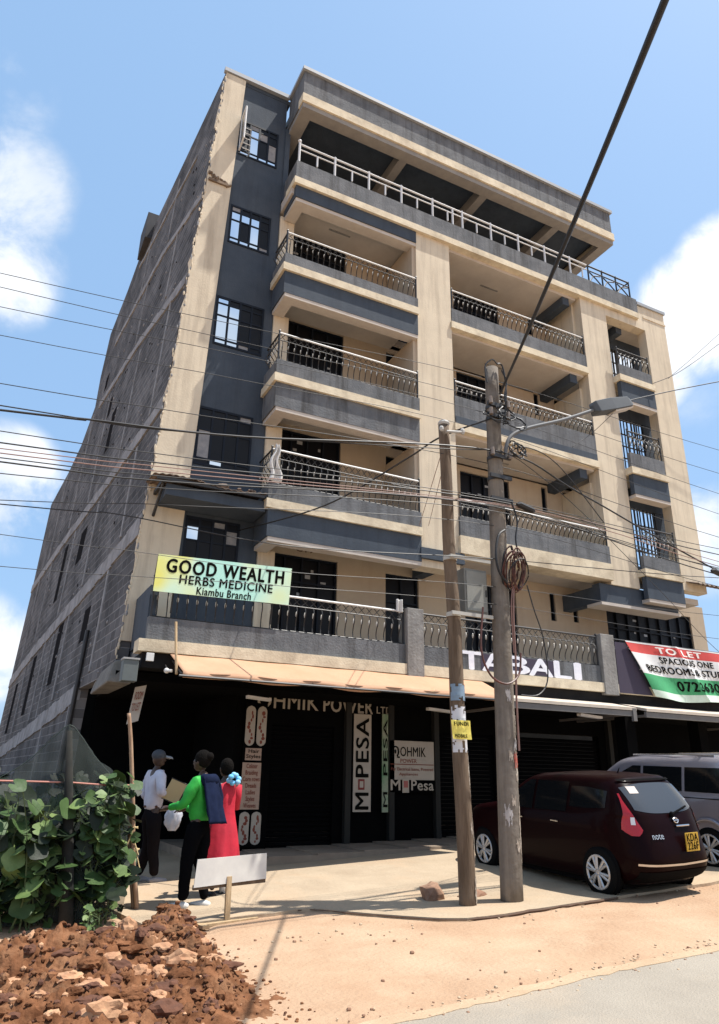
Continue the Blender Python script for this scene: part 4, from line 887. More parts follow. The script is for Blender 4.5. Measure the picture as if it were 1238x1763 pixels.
# ---------------------------------------------------------------- overhead cables
def at(u, v, y): d = FW*FPX+RT*(u-619)+UP*(881.5-v); return CAMO+d*((y-CAMO.y)/d.y)
def catenary(P, r, sag=.0, ext=True, n=14):
    """P: points the cable passes through; ends prolonged beyond the frame"""
    P = [Vector(p) for p in P]
    return smooth_path(P, n)
GC = 'overhead cables strung along the road'
VN = {470: 'topmost thin cable crossing the left sky', 494: 'second thin cable from the top across the left sky', 528: 'third thin cable from the top across the left sky', 577: 'fourth thin cable from the top across the left sky', 660: 'thin cable halfway up the left pilaster, alone between two gaps',
      698: 'upper strand of the black pair above the tight cable band', 706: 'thickest black cable just above the tight cable band', 742: 'thin strand running just over the tight cable band', 762: 'first strand of the tight cable band, counted from its top', 772: 'second strand of the tight cable band', 780: 'third strand of the tight cable band, faded pink', 788: 'fourth strand of the tight cable band',
      795: 'fifth strand of the tight cable band, black', 815: 'lowest strand of the tight cable band', 861: 'upper of two dark strands under the tight band', 868: 'lower of two dark strands under the tight band', 920: 'single thin cable passing behind the slab corner', 975: 'lowest thin cable at the left edge, near the banner height'}
CB = [ # y plane, left v(0), mid (u,v) list, right (u,v) list, radius, material
 (-4.5, 470, [(420, 562), (850, 655)], [(1238, 775)], .0045, 0), (-4.5, 494, [(420, 590), (850, 690)], [(1238, 815)], .0045, 0), (-4.5, 528, [(420, 613), (850, 715)], [(1238, 850)], .0045, 0), (-4.5, 577, [(420, 655), (850, 745)], [(1238, 885)], .0045, 0),
 (-4.5, 660, [(300, 708), (850, 800)], [(1238, 925)], .0055, 0), (-4.7, 698, [(300, 742), (720, 770), (850, 775)], [], .008, 0), (-4.7, 706, [(150, 722), (420, 752), (850, 776)], [(1000, 850), (1238, 984)], .014, 0),
 (-4.72, 742, [(300, 785), (850, 858)], [(1238, 945)], .006, 0), (-4.72, 762, [(300, 800), (850, 862)], [(1238, 955)], .009, 0), (-4.72, 772, [(300, 806), (850, 866)], [(1050, 908), (1238, 967)], .006, 2), (-4.72, 780, [(300, 814), (850, 868)], [(1050, 915), (1238, 975)], .007, 2),
 (-4.72, 788, [(300, 822), (850, 870)], [(1050, 925), (1238, 980)], .007, 0), (-4.72, 795, [(300, 830), (850, 872)], [(1238, 990)], .010, 0), (-4.72, 815, [(300, 842), (850, 880)], [(1238, 978)], .006, 0),
 (-4.6, 861, [(300, 870), (850, 905)], [(1238, 1010)], .005, 0), (-4.6, 868, [(200, 885), (500, 940), (850, 962)], [(1238, 995)], .007, 0), (-4.6, 920, [(200, 945), (500, 985)], [(850, 1010), (1238, 1060)], .004, 0), (-4.6, 975, [(200, 990), (500, 1010), (850, 1040)], [(1238, 1100)], .004, 0)]
for y, v0, mid, rgt, r, mi in CB:
    a = at(0, v0, y); P = [a]+[at(u, v, y) for u, v in mid+rgt]
    d0 = (P[0]-P[1]).normalized(); P = [P[0]+d0*26+Vector((0, 0, 1.5))]+[P[0]+d0*9+Vector((0, 0, .15))]+P
    if rgt: d1 = (P[-1]-P[-2]).normalized(); P = P+[P[-1]+d1*8+Vector((0, 0, .3)), P[-1]+d1*24+Vector((0, 0, 2.5))]
    mb = MB(); mb.tube(smooth_path(P, 8), r, 5)
    tag(mb.build('overhead_cable', CABLEP if mi == 2 else CABLE), VN[v0], 'cable', GC)
def cable(P, r, lab, m=CABLE, grp=None, name='overhead_cable'):
    mb = MB(); mb.tube(smooth_path(P, 9), r, 6); return tag(mb.build(name, m, smooth=True), lab, 'cable', grp)
def ray(u, v, d): q = (FW*FPX+RT*(u-619)+UP*(881.5-v)).normalized(); return CAMO+q*d
a, b = Vector((-2.93, -4.72, 7.45)), ray(1145, 0, 4.4)
cable([a, a.lerp(b, .33)-Vector((0, 0, .04)), a.lerp(b, .66)-Vector((0, 0, .04)), b, b+(b-a)*.55+Vector((0, 0, .2)), b+(b-a)*1.6+Vector((0, 0, 1.2))], .021, 'heavy black cable rising over the street from the thick pole, the nearest cable')
cable([(-2.98, -4.66, 7.05), at(760, 752, -4.2), at(700, 790, -3.4), at(560, 870, -1.8), (-5.43, .72, 6.33)], .014, 'black service cable drooping from the thick pole to the second floor slab')
cable([at(862, 776, -4.72), at(905, 800, -4.72), at(1000, 880, -4.2), at(1130, 1010, -3.0), at(1260, 1140, -1.6), at(1400, 1215, -.9)], .006, 'thin cable diving steeply right from the pole toward the rental banner')
cable([(-2.86, -4.7, 6.4), at(905, 770, -4.72), at(960, 800, -4.75), at(1040, 900, -4.8)], .008, 'short black cable slanting down right beneath the lamp arm')
cable([at(1150, 652, -.30), at(1190, 618, -.6), at(1238, 575, -.9), at(1300, 520, -1.2), at(1420, 430, -1.8)], .007, 'upper of the rising cables at the right edge of the block')
cable([at(1125, 660, -.3), at(1170, 640, -.6), at(1238, 592, -.9), at(1300, 545, -1.2), at(1420, 450, -1.8)], .010, 'lower of the rising cables at the right edge of the block')
cable([at(1020, 712, -4.7), at(1090, 688, -4.4), at(1238, 657, -4.2), at(1400, 630, -4.0), at(1800, 560, -3)], .011, 'black cable leaving the lamp head toward the right')
cable([at(985, 770, -4.7), at(1020, 745, -4.74), at(1062, 705, -4.78)], .005, 'thin stay from the pilaster to the lamp head')
# splice enclosures
for (u, v, lab) in ((905, 872, 'black splice box on the cable band just right of the thick pole'), (1236, 985, 'black splice box on the cables at the right edge')):
    c = at(u, v, -4.76); mb = MB(); mb.tube([c-Vector((.17, 0, .0)), c-Vector((.12, 0, -.01)), c+Vector((.12, 0, -.04)), c+Vector((.17, 0, -.05))], [.02, .05, .05, .02], 8); tag(mb.build('splice_box', CABLE), lab, 'splice box', 'splice boxes on the cables')

# ---------------------------------------------------------------- vehicles
class Shell:
    """closed car shell: levels (z, y_rear, y_front, halfwidth, squareness)"""
    def __init__(s, L): s.L = L
    def par(s, z):
        L = s.L
        if z <= L[0][0]: return L[0][1:]
        for i in range(len(L)-1):
            if z <= L[i+1][0]:
                t = (z-L[i][0])/(L[i+1][0]-L[i][0]); a = L[max(i-1, 0)]; b = L[i]; c = L[i+1]; d = L[min(i+2, len(L)-1)]
                r = []
                for k in range(1, 5):
                    # monotone-ish hermite
                    h = c[0]-b[0]; m0 = (c[k]-a[k])/(c[0]-a[0]) if c[0] > a[0] else (c[k]-b[k])/h; m1 = (d[k]-b[k])/(d[0]-b[0])
                    sl = (c[k]-b[k])/h
                    if sl*m0 <= 0: m0 = 0
                    if sl*m1 <= 0: m1 = 0
                    if abs(m0) > 2.5*abs(sl): m0 = 2.5*sl
                    if abs(m1) > 2.5*abs(sl): m1 = 2.5*sl
                    r.append((2*t**3-3*t*t+1)*b[k]+(t**3-2*t*t+t)*h*m0+(-2*t**3+3*t*t)*c[k]+(t**3-t*t)*h*m1)
                return r
        return L[-1][1:]
    def rear(s, x, z, o=0):
        yr, yf, w_, n = s.par(z); ly = (yf-yr)/2+o; w2 = w_+o; q = min(1, abs(x)/w2)
        return Vector((x, (yf+yr)/2-ly*(1-q**n)**(1/n), z))
    def side(s, y, z, sg=-1, o=0):
        yr, yf, w_, n = s.par(z); ly = (yf-yr)/2+o; q = min(1, abs(y-(yf+yr)/2)/ly)
        return Vector((sg*(w_+o)*(1-q**n)**(1/n), y, z))
    def corner(s, a, z, o=0):  # a: angle param, 0 = +x side, 180=-x, 270 rear
        yr, yf, w_, n = s.par(z); c, d = math.cos(a), math.sin(a)
        return Vector((math.copysign(abs(c)**(2/n), c)*(w_+o), (yf+yr)/2+math.copysign(abs(d)**(2/n), d)*((yf-yr)/2+o), z))
    def mesh(s, mb, nz=48, na=88, mi=0):
        z0, z1 = s.L[0][0], s.L[-1][0]; vs = []
        for j in range(nz+1):
            z = lerp(z0, z1, j/nz)
            for i in range(na): vs.append(s.corner(2*math.pi*i/na, z))
        for q in (.75, .4):
            z = z1+.012*(1-q)*2
            yr, yf, w_, n = s.par(z1)
            for i in range(na):
                c, d = math.cos(2*math.pi*i/na), math.sin(2*math.pi*i/na)
                vs.append(Vector((math.copysign(abs(c)**(2/n), c)*w_*q, (yf+yr)/2+math.copysign(abs(d)**(2/n), d)*(yf-yr)/2*q, z)))
        rows = nz+3; fs = [(j*na+i, j*na+(i+1) % na, (j+1)*na+(i+1) % na, (j+1)*na+i) for j in range(rows-1) for i in range(na)]
        fs += [tuple((rows-1)*na+i for i in range(na)), tuple(reversed(range(na)))]
        mb.add(vs, fs, mi)
def place(o, M):
    o.data.transform(M)
def wheel(parent, name, c, r, wd, M, spokes=6, rim=.66, hub='hubcap', sg=-1):
    TY = MB(); c = Vector(c); n = 28; X = Vector((1, 0, 0))
    prof = [(-wd/2, r*.70), (-wd/2, r*.93), (-wd*.36, r), (wd*.36, r), (wd/2, r*.93), (wd/2, r*.70)]
    vs = []; 
    for (dx, rad) in prof:
        for i in range(n): a = 2*math.pi*i/n; vs.append(c+Vector((dx, math.cos(a)*rad, math.sin(a)*rad)))
    fs = [(j*n+i, j*n+(i+1) % n, (j+1)*n+(i+1) % n, (j+1)*n+i) for j in range(5) for i in range(n)]
    TY.add(vs, fs); TY.ball(c, (.02, r*.5, r*.5), 0, 12, 8)
    t = TY.build(name, TYRE, parent, smooth=True); t.data.transform(M)
    H = MB(); xo = sg*(wd/2-.005); rr_ = r*rim
    H.tube([c+Vector((xo, math.cos(a)*rr_, math.sin(a)*rr_)) for a in [2*math.pi*i/28 for i in range(29)]], .018, 6, cap=False)
    H.ball(c+Vector((xo, 0, 0)), (.02, r*.17, r*.17), 0, 10, 6)
    for k in range(spokes):
        a = 2*math.pi*k/spokes+.3
        for da in (-.16, .16):
            p0 = c+Vector((xo+sg*.012, math.cos(a+da*.6)*r*.12, math.sin(a+da*.6)*r*.12)); p1 = c+Vector((xo, math.cos(a+da)*rr_, math.sin(a+da)*rr_)); H.tube([p0, p1], [.018, .022], 6)
    h = H.build('rim', RIM, t); h.data.transform(M)
    D = MB(); D.ball(c+Vector((xo-sg*.03, 0, 0)), (.012, rr_, rr_), 0, 20, 8); d = D.build('brake_disc', DARKIN, t); d.data.transform(M)
TYRE = mat('tyre_rubber', (.007, .007, .007), rough=.95, spec=.05)
RIM = mat('wheel_rim_silver', (.50, .50, .50), rough=.35, metal=.6)
CARP = mat('dark_maroon_car_paint', (.007, .0011, .0016), rough=.38, spec=.045, coat=.05)
VANP = mat('silver_mauve_van_paint', (.26, .25, .29), (.29, .28, .32), 3, .32, metal=.45, coat=.6)
GLS = mat('tinted_car_glass', (.006, .007, .008), rough=.10, spec=.22)
GLR = mat('rear_car_glass', (.035, .038, .042), rough=.05, spec=.8)
LAMP = mat('red_tail_lamp', (.38, .006, .010), rough=.25, spec=.4, coat=.4); LAMPW = mat('clear_lamp', (.7, .7, .7), rough=.15, spec=.7)
PLAS = mat('black_trim_plastic', (.004, .004, .0045), rough=.8, spec=.05); CHR = mat('bright_chrome', (.6, .6, .6), rough=.2, metal=1)
def sidepatch(S, mb, ys, zlo, zhi, sg, o, nu=14, nv=6, mi=0):
    y0, y1 = ys
    def f(u, v):
        y = lerp(y0, y1, u); a, b = zlo(y), zhi(y); z = lerp(a, max(b, a+.002), v); return S.side(y, z, sg, o)
    mb.grid(f, nu, nv, mi)
def rearpatch(S, mb, xs, zlo, zhi, o, nu=16, nv=8, mi=0):
    def f(u, v):
        x = lerp(xs[0], xs[1], u); z = lerp(zlo(x), zhi(x), v); return S.rear(x, z, o)
    mb.grid(f, nu, nv, mi)
def build_car():
    gx0, gy0 = -1.12, -5.58; yaw = R_(0)
    gz0 = zg(-1.0, -4.7); slope = (zg(-1, -2)-zg(-1, -4.5))/2.5; roll = -.05
    M = Matrix.Translation((gx0, gy0, gz0-.065))@Matrix.Rotation(math.atan(slope)*.7, 4, 'X')@Matrix.Rotation(roll*.9, 4, 'Y')@Matrix.Diagonal((.865, .97, .99, 1))
    S = Shell([(.20, .30, 3.80, .74, 6), (.30, .10, 4.02, .80, 6), (.48, .0, 4.10, .835, 5.5), (.66, .02, 4.10, .845, 5), (.82, .07, 4.02, .845, 5), (.93, .10, 3.86, .835, 5), (1.00, .13, 3.45, .82, 5), (1.06, .16, 3.10, .80, 5.5),
               (1.20, .26, 2.86, .755, 6), (1.34, .37, 2.62, .70, 6), (1.44, .45, 2.42, .655, 5), (1.49, .50, 2.25, .60, 4.5), (1.515, .60, 2.05, .52, 4), (1.525, .80, 1.85, .40, 3.5)])
    t = thing('parked_car', 'dark maroon hatchback parked nose-in under the shop canopy, seen from its tail', 'car', (gx0, gy0+2, gz0))
    def put(mb, name, m, parent=None, **k):
        o = mb.build(name, m, parent or t, **k); o.data.transform(M); return o
    mb = MB(); S.mesh(mb); body = put(mb, 'body', CARP, smooth=True)
    for sg in (-1, 1):
        for ys, nm in (((.62, 1.30), 'quarter'), ((1.36, 2.05), 'rear'), ((2.10, 2.86), 'front')):
            mb = MB(); zl = lambda y: 1.03-.03*y/3+.03*(y < 1.3)*(1.3-y); zh = lambda y: min(1.41, 1.43-.0*y) if y < 2.25 else 1.41-(y-2.25)*.58
            if nm == 'quarter': zh2 = lambda y: 1.36-.12*max(0, .95-y); sidepatch(S, mb, ys, lambda y: 1.09+.08*max(0, .9-y), zh2, sg, .006)
            else: sidepatch(S, mb, ys, zl, zh, sg, .006)
            put(mb, 'side_window', GLS, smooth=True)
        for c in ((0.78, .315), (3.34, .315)):
            mb = MB(); mb.ball((sg*.80, c[0], c[1]+.01), (.055, .345, .345), 0, 24, 14); put(mb, 'wheel_arch', PLAS, smooth=True)
            wheel(t, 'wheel', (sg*.765, c[0], c[1]-.0), .305, .20, M, sg=sg)
        # tail lamps: boomerang up the pillar
        mb = MB()
        def tf_(u, v, sg=sg):
            z = lerp(.80, 1.30, v); wid = lerp(.30, .045, min(1, max(0, (v-.12)/.75)))*(1 if v > .12 else lerp(.35, 1, v/.12)); a = math.pi*1.5+sg*(lerp(.60, .80, v)+(u-.5)*wid*1.5); return S.corner(a, z, .012)
        mb.grid(tf_, 10, 14); put(mb, 'tail_lamp', LAMP, smooth=True)
        mb = MB()
        def tw(u, v, sg=sg):
            z = lerp(.93, 1.02, v); a = math.pi*1.5+sg*(.60+(u-.5)*.10); return S.corner(a, z, .018)
        mb.grid(tw, 4, 3); put(mb, 'lamp_insert', LAMPW, smooth=True)
        mb = MB(); mb.ball((sg*.90, 2.72, 1.05), (.10, .06, .075), 0, 10, 8); mb.tube([(sg*.80, 2.72, 1.0), (sg*.87, 2.72, 1.02)], .02, 6); put(mb, 'mirror', CARP, smooth=True)
        for yy in (1.5, 2.3): mb = MB(); mb.tube([S.side(yy, .88, sg, .02), S.side(yy+.16, .885, sg, .02)], .012, 6); put(mb, 'door_handle', CHR)
    mb = MB(); rearpatch(S, mb, (-.60, .60), lambda x: 1.055+.05*abs(x/.6)**3, lambda x: 1.42-.05*abs(x/.6)**3, .006); rw = put(mb, 'rear_window', GLR, smooth=True)
    mb = MB(); rearpatch(S, mb, (-.52, -.36), lambda x: 1.30, lambda x: 1.385, .011, 4, 3); put(mb, 'sticker', flat('sticker_pale', (.60, .52, .46)), rw)
    mb = MB(); p = S.rear(.02, 1.04, .03); q = S.rear(.42, 1.12, .03); mb.tube([p, q], .012, 6); mb.ball(p, (.035, .03, .035), 0, 8, 6); put(mb, 'wiper', PLAS)
    mb = MB(); rearpatch(S, mb, (-.56, .56), lambda x: 1.452, lambda x: 1.475, .03, 10, 2); put(mb, 'spoiler_lamp', PLAS, smooth=True)
    mb = MB(); rearpatch(S, mb, (-.72, .72), lambda x: .44+.02*abs(x), lambda x: .465+.02*abs(x), .012, 16, 1); put(mb, 'bumper_line', CHR)
    mb = MB(); rearpatch(S, mb, (-.70, .70), lambda x: .24, lambda x: .38, .01, 16, 3); put(mb, 'bumper_insert', PLAS, smooth=True)
    mb = MB(); mb.box(.06, .33, -.035, -.02, .60, .82); npl = put(mb, 'number_plate', flat('plate_yellow', (.55, .33, .03), .6))
    for s_, za, zb in (('KDA', .72, .81), ('226F', .62, .71)):
        o = text('lettering', s_, INK, [(.08, -.036, za), (.31, -.036, za), (.31, -.036, zb), (.08, -.036, zb)], npl, off=.02); o.data.transform(M)
    mb = MB(); pts = [S.rear(.06+.045*math.cos(a), .965+.03*math.sin(a), .02) for a in [2*math.pi*i/12 for i in range(13)]]; mb.tube(pts, .008, 5); mb.tube([S.rear(.005, .965, .022), S.rear(.115, .965, .022)], .009, 5); put(mb, 'emblem', CHR)
    mb = MB(); mb.tube([S.rear(.02, .90, .02), S.rear(.30, .90, .02)], .012, 6); put(mb, 'hatch_trim', CHR)
    o = text('model_script', 'note', CHR, [S.rear(-.50, .76, .014), S.rear(-.30, .76, .014), S.rear(-.30, .82, .014), S.rear(-.50, .82, .014)], t, off=.008); o.data.transform(M)
    mb = MB(); mb.tube([(-.05, .95, 1.52), (-.05, .90, 1.60)], [.012, .005], 5); mb.ball((-.05, .95, 1.525), (.03, .04, .012), 0, 8, 5); put(mb, 'antenna', PLAS)
    mb = MB(); mb.box(-.7, .7, .5, 3.6, .14, .24); put(mb, 'underbody', PLAS)
build_car()
def build_van():
    gx0, gy0 = 1.98, -5.05; gz0 = zg(1.4, -4.5)
    M = Matrix.Translation((gx0, gy0, gz0-.02))@Matrix.Rotation(R_(2), 4, 'X')@Matrix.Rotation(-.045, 4, 'Y')@Matrix.Scale(.965, 4)
    S = Shell([(.22, .22, 4.3, .80, 7), (.34, .05, 4.42, .86, 7), (.60, .0, 4.48, .88, 7), (.85, .03, 4.45, .885, 7), (1.02, .06, 4.25, .88, 7), (1.10, .08, 3.75, .87, 7), (1.30, .15, 3.45, .835, 7), (1.52, .25, 3.1, .79, 7), (1.66, .33, 2.85, .745, 6), (1.72, .40, 2.6, .68, 5), (1.75, .52, 2.4, .58, 4)])
    t = thing('parked_van', 'silver mauve minivan cut by the right frame edge, behind the hatchback', 'van', (gx0, gy0+2, gz0))
    def put(mb, name, m, parent=None, **k):
        o = mb.build(name, m, parent or t, **k); o.data.transform(M); return o
    mb = MB(); S.mesh(mb); put(mb, 'body', VANP, smooth=True)
    for sg in (-1, 1):
        for ys in ((.42, 1.25), (1.31, 2.15), (2.21, 3.1)):
            mb = MB(); sidepatch(S, mb, ys, lambda y: 1.17, lambda y: 1.56 if y < 2.4 else 1.56-(y-2.4)*.45, sg, .006); put(mb, 'side_window', GLS, smooth=True)
        mb = MB(); sidepatch(S, mb, (.15, 4.1), lambda y: 1.07, lambda y: 1.085, sg, .008, 30, 1); put(mb, 'waist_line', PLAS)
        for c in (.86, 3.66):
            mb = MB(); pts = [(sg*.895, c+.40*math.cos(a), .36+.40*math.sin(a)) for a in [R_(10*i) for i in range(19)]]; mb.tube(pts, .028, 6); put(mb, 'wheel_arch', VANP, smooth=True)
            mb = MB(); mb.ball((sg*.84, c, .35), (.05, .38, .38), 0, 24, 14); put(mb, 'arch_liner', PLAS, smooth=True)
            wheel(t, 'wheel', (sg*.81, c, .32), .32, .20, M, sg=sg)
        mb = MB()
        def tf_(u, v, sg=sg): z = lerp(1.08, 1.50, v); a = math.pi*1.5+sg*(.78+(u-.5)*.16); return S.corner(a, z, .012)
        mb.grid(tf_, 6, 8); put(mb, 'tail_lamp', LAMPW, smooth=True)
        mb = MB(); mb.tube([(sg*.62, .75, 1.745), (sg*.66, 1.5, 1.765), (sg*.62, 2.5, 1.745)], .016, 6); put(mb, 'roof_rail', CHR)
    mb = MB(); rearpatch(S, mb, (-.70, .70), lambda x: 1.12, lambda x: 1.60, .006); put(mb, 'rear_window', GLR, smooth=True)
    mb = MB(); mb.box(-.75, .75, .5, 4.0, .14, .26); put(mb, 'underbody', PLAS)
build_van()

# ---------------------------------------------------------------- small street things
sb = thing('signboard', 'blank white board on a short timber stand in front of the people', 'signboard', (-6.5, -3.62, .02))
zq = .02
mb = MB(); q = [(-6.93, -3.60, .405), (-5.98, -3.42, .445), (-5.99, -3.42, .73), (-6.91, -3.60, .70)]; mb.sheet(qf(q), 1, 1, (0, .015, 0)); bd = mb.build('board', mat('blank_board_paint', (.70, .68, .62), (.60, .58, .54), 4, .7), sb)
mb = MB(); mb.hexa([(-6.93, -3.58, .375), (-5.98, -3.40, .40), (-5.98, -3.36, .40), (-6.93, -3.54, .375), (-6.93, -3.58, .425), (-5.98, -3.40, .455), (-5.98, -3.36, .455), (-6.93, -3.54, .425)]); mb.build('batten', WOODD, sb)
mb = MB(); mb.hexa([(-6.515, -3.56, .03), (-6.455, -3.56, .03), (-6.455, -3.51, .03), (-6.515, -3.51, .03), (-6.515, -3.53, .5), (-6.455, -3.53, .5), (-6.455, -3.48, .5), (-6.515, -3.48, .5)]); mb.build('post', WOOD, sb)
mb = MB(); mb.hexa([(-6.86, -3.66, .0), (-6.12, -3.60, .03), (-6.12, -3.50, .03), (-6.90, -3.46, .0), (-6.86, -3.66, .03), (-6.12, -3.60, .06), (-6.12, -3.50, .06), (-6.90, -3.46, .03)]); mb.build('base_plank', WOOD, sb)
mb = MB(); mb.hexa([(-6.9, -3.5, .0), (-6.82, -3.5, .0), (-6.75, -3.75, .0), (-6.83, -3.75, .0), (-6.9, -3.5, .04), (-6.82, -3.5, .04), (-6.75, -3.75, .035), (-6.83, -3.75, .035)]); mb.build('foot', WOOD, sb)
def rock(name, c, r, m, lab, seed, cat='stone', grp=None, sub=2):
    bm = bmesh.new(); bmesh.ops.create_icosphere(bm, subdivisions=sub, radius=1)
    for v in bm.verts:
        k = 1+.28*mnoise.noise(v.co*1.3+Vector((seed, 0, 0)))+.12*mnoise.noise(v.co*3.1+Vector((0, seed, 0))); v.co = Vector((v.co.x*r[0]*k, v.co.y*r[1]*k, v.co.z*r[2]*k))+Vector(c)
    me = bpy.data.meshes.new(name); bm.to_mesh(me); bm.free(); me.materials.append(m); o = bpy.data.objects.new(name, me); C.objects.link(o)
    if lab: tag(o, lab, cat, grp)
    return o
STN = mat('red_brown_stone', (.20, .10, .06), (.32, .19, .12), 5, .9, .6, 14); STP = mat('pale_stone', (.52, .40, .27), (.40, .29, .19), 5, .9, .6, 14)
rock('stone', (-3.86, -3.88, .24), (.16, .14, .14), STN, 'reddish block of stone left of the slim pole foot', 3)
rock('stone', (-3.30, -3.98, .20), (.20, .12, .075), STN, 'low brown stone lying between the two pole feet', 8)
rock('stone', (-4.86, -7.1, .09), (.035, .03, .02), STP, 'tiny pale chip on the soil near the road edge', 5)
mb = MB(); mb.hexa([(-3.8, -3.6, .30), (-3.0, -3.4, .34), (-3.0, -3.3, .34), (-3.8, -3.5, .30), (-3.8, -3.6, .34), (-3.0, -3.4, .38), (-3.0, -3.3, .38), (-3.8, -3.5, .34)])
rr = random.Random(31)
mb = MB()
for i in range(170):
    x = rr.uniform(-7.2, 1.5); y = rr.uniform(-7.6, -3.4)
    if rr.random() < .6: y = -4.9+rr.gauss(0, .35)
    s = rr.uniform(.006, .022)*(1.6 if rr.random() < .06 else 1); mb.ball((x, y, gz(x, y)+s*.3), (s, s*rr.uniform(.7, 1.2), s*.7), rr.choice((0, 1)), 5, 4)
for i in range(520):
    x = rr.uniform(-7.6, 1.5); y = redge(x)+rr.gauss(.02, .10); s = rr.uniform(.005, .016); mb.ball((x, y, zg(x, y)+.02), (s, s*rr.uniform(.7, 1.2), s*.6), rr.choice((0, 0, 1)), 5, 4)
tag(mb.build('gravel', [STP, STN]), 'scattered small stones on the soil before the shops', 'gravel', kind='stuff')
# cracks and soil ridge of the broken apron edge
mb = MB(); rr = random.Random(8)
P = [Vector((x, edge(x)-.02+rr.uniform(-.02, .02), zg(x, edge(x))+.022)) for x in [-5.6+.12*i for i in range(32)]]
mb.tube(P, [(.010+rr.uniform(0, .012))*(1 if p.x > -4.1 else .35) for p in P], 5); struct(mb.build('apron_crack', mat('crack_dark', (.10, .06, .04), rough=.95)))

# ---------------------------------------------------------------- people
SKIN = mat('dark_brown_skin', (.055, .028, .017), rough=.5)
def skin_mesh(nodes, edges, sub=2):
    me = bpy.data.meshes.new('s'); names = list(nodes); me.from_pydata([nodes[k][0] for k in names], [(names.index(a), names.index(b)) for a, b in edges], [])
    o = bpy.data.objects.new('s', me); C.objects.link(o); m = o.modifiers.new('skin', 'SKIN'); m.use_smooth_shade = True
    for i, k in enumerate(names):
        r = nodes[k][1]; r = r if isinstance(r, tuple) else (r, r); me.skin_vertices[0].data[i].radius = r
    me.skin_vertices[0].data[0].use_root = True
    s = o.modifiers.new('sub', 'SUBSURF'); s.levels = sub; s.render_levels = sub
    bpy.context.view_layer.update(); r = bpy.data.meshes.new_from_object(o.evaluated_get(bpy.context.evaluated_depsgraph_get())); bpy.data.objects.remove(o); return r
def remesh(meshes, voxel):
    bm = bmesh.new()
    for m in meshes: bm.from_mesh(m)
    me = bpy.data.meshes.new('r'); bm.to_mesh(me); bm.free(); o = bpy.data.objects.new('r', me); C.objects.link(o)
    r = o.modifiers.new('rm', 'REMESH'); r.mode = 'VOXEL'; r.voxel_size = voxel; r.use_smooth_shade = True
    s = o.modifiers.new('sm', 'SMOOTH'); s.factor = .5; s.iterations = 3
    bpy.context.view_layer.update(); q = bpy.data.meshes.new_from_object(o.evaluated_get(bpy.context.evaluated_depsgraph_get())); bpy.data.objects.remove(o); return q
def mesh_of(mb):
    me = bpy.data.meshes.new('b'); me.from_pydata(mb.v, [], mb.f); return me
def wear(name, me, m, parent, M):
    if name in ('shirt', 'jacket', 'trousers', 'dress', 'navy_jacket', 'jacket_sleeve'):
        me.update(); nn = [v.normal.copy() for v in me.vertices]
        for v, n_ in zip(me.vertices, nn):
            c = v.co; k = mnoise.noise((c.x*9, c.y*9, c.z*5+len(name)))*.012+abs(mnoise.noise((c.x*16+c.z*7, c.y*16, c.z*9)))*.016
            v.co = c+n_*k
    me.transform(M); me.name = name; me.materials.clear(); me.materials.append(m)
    me.polygons.foreach_set('use_smooth', [True]*len(me.polygons))
    o = bpy.data.objects.new(name, me); C.objects.link(o)
    if parent: setparent(o, parent)
    return o
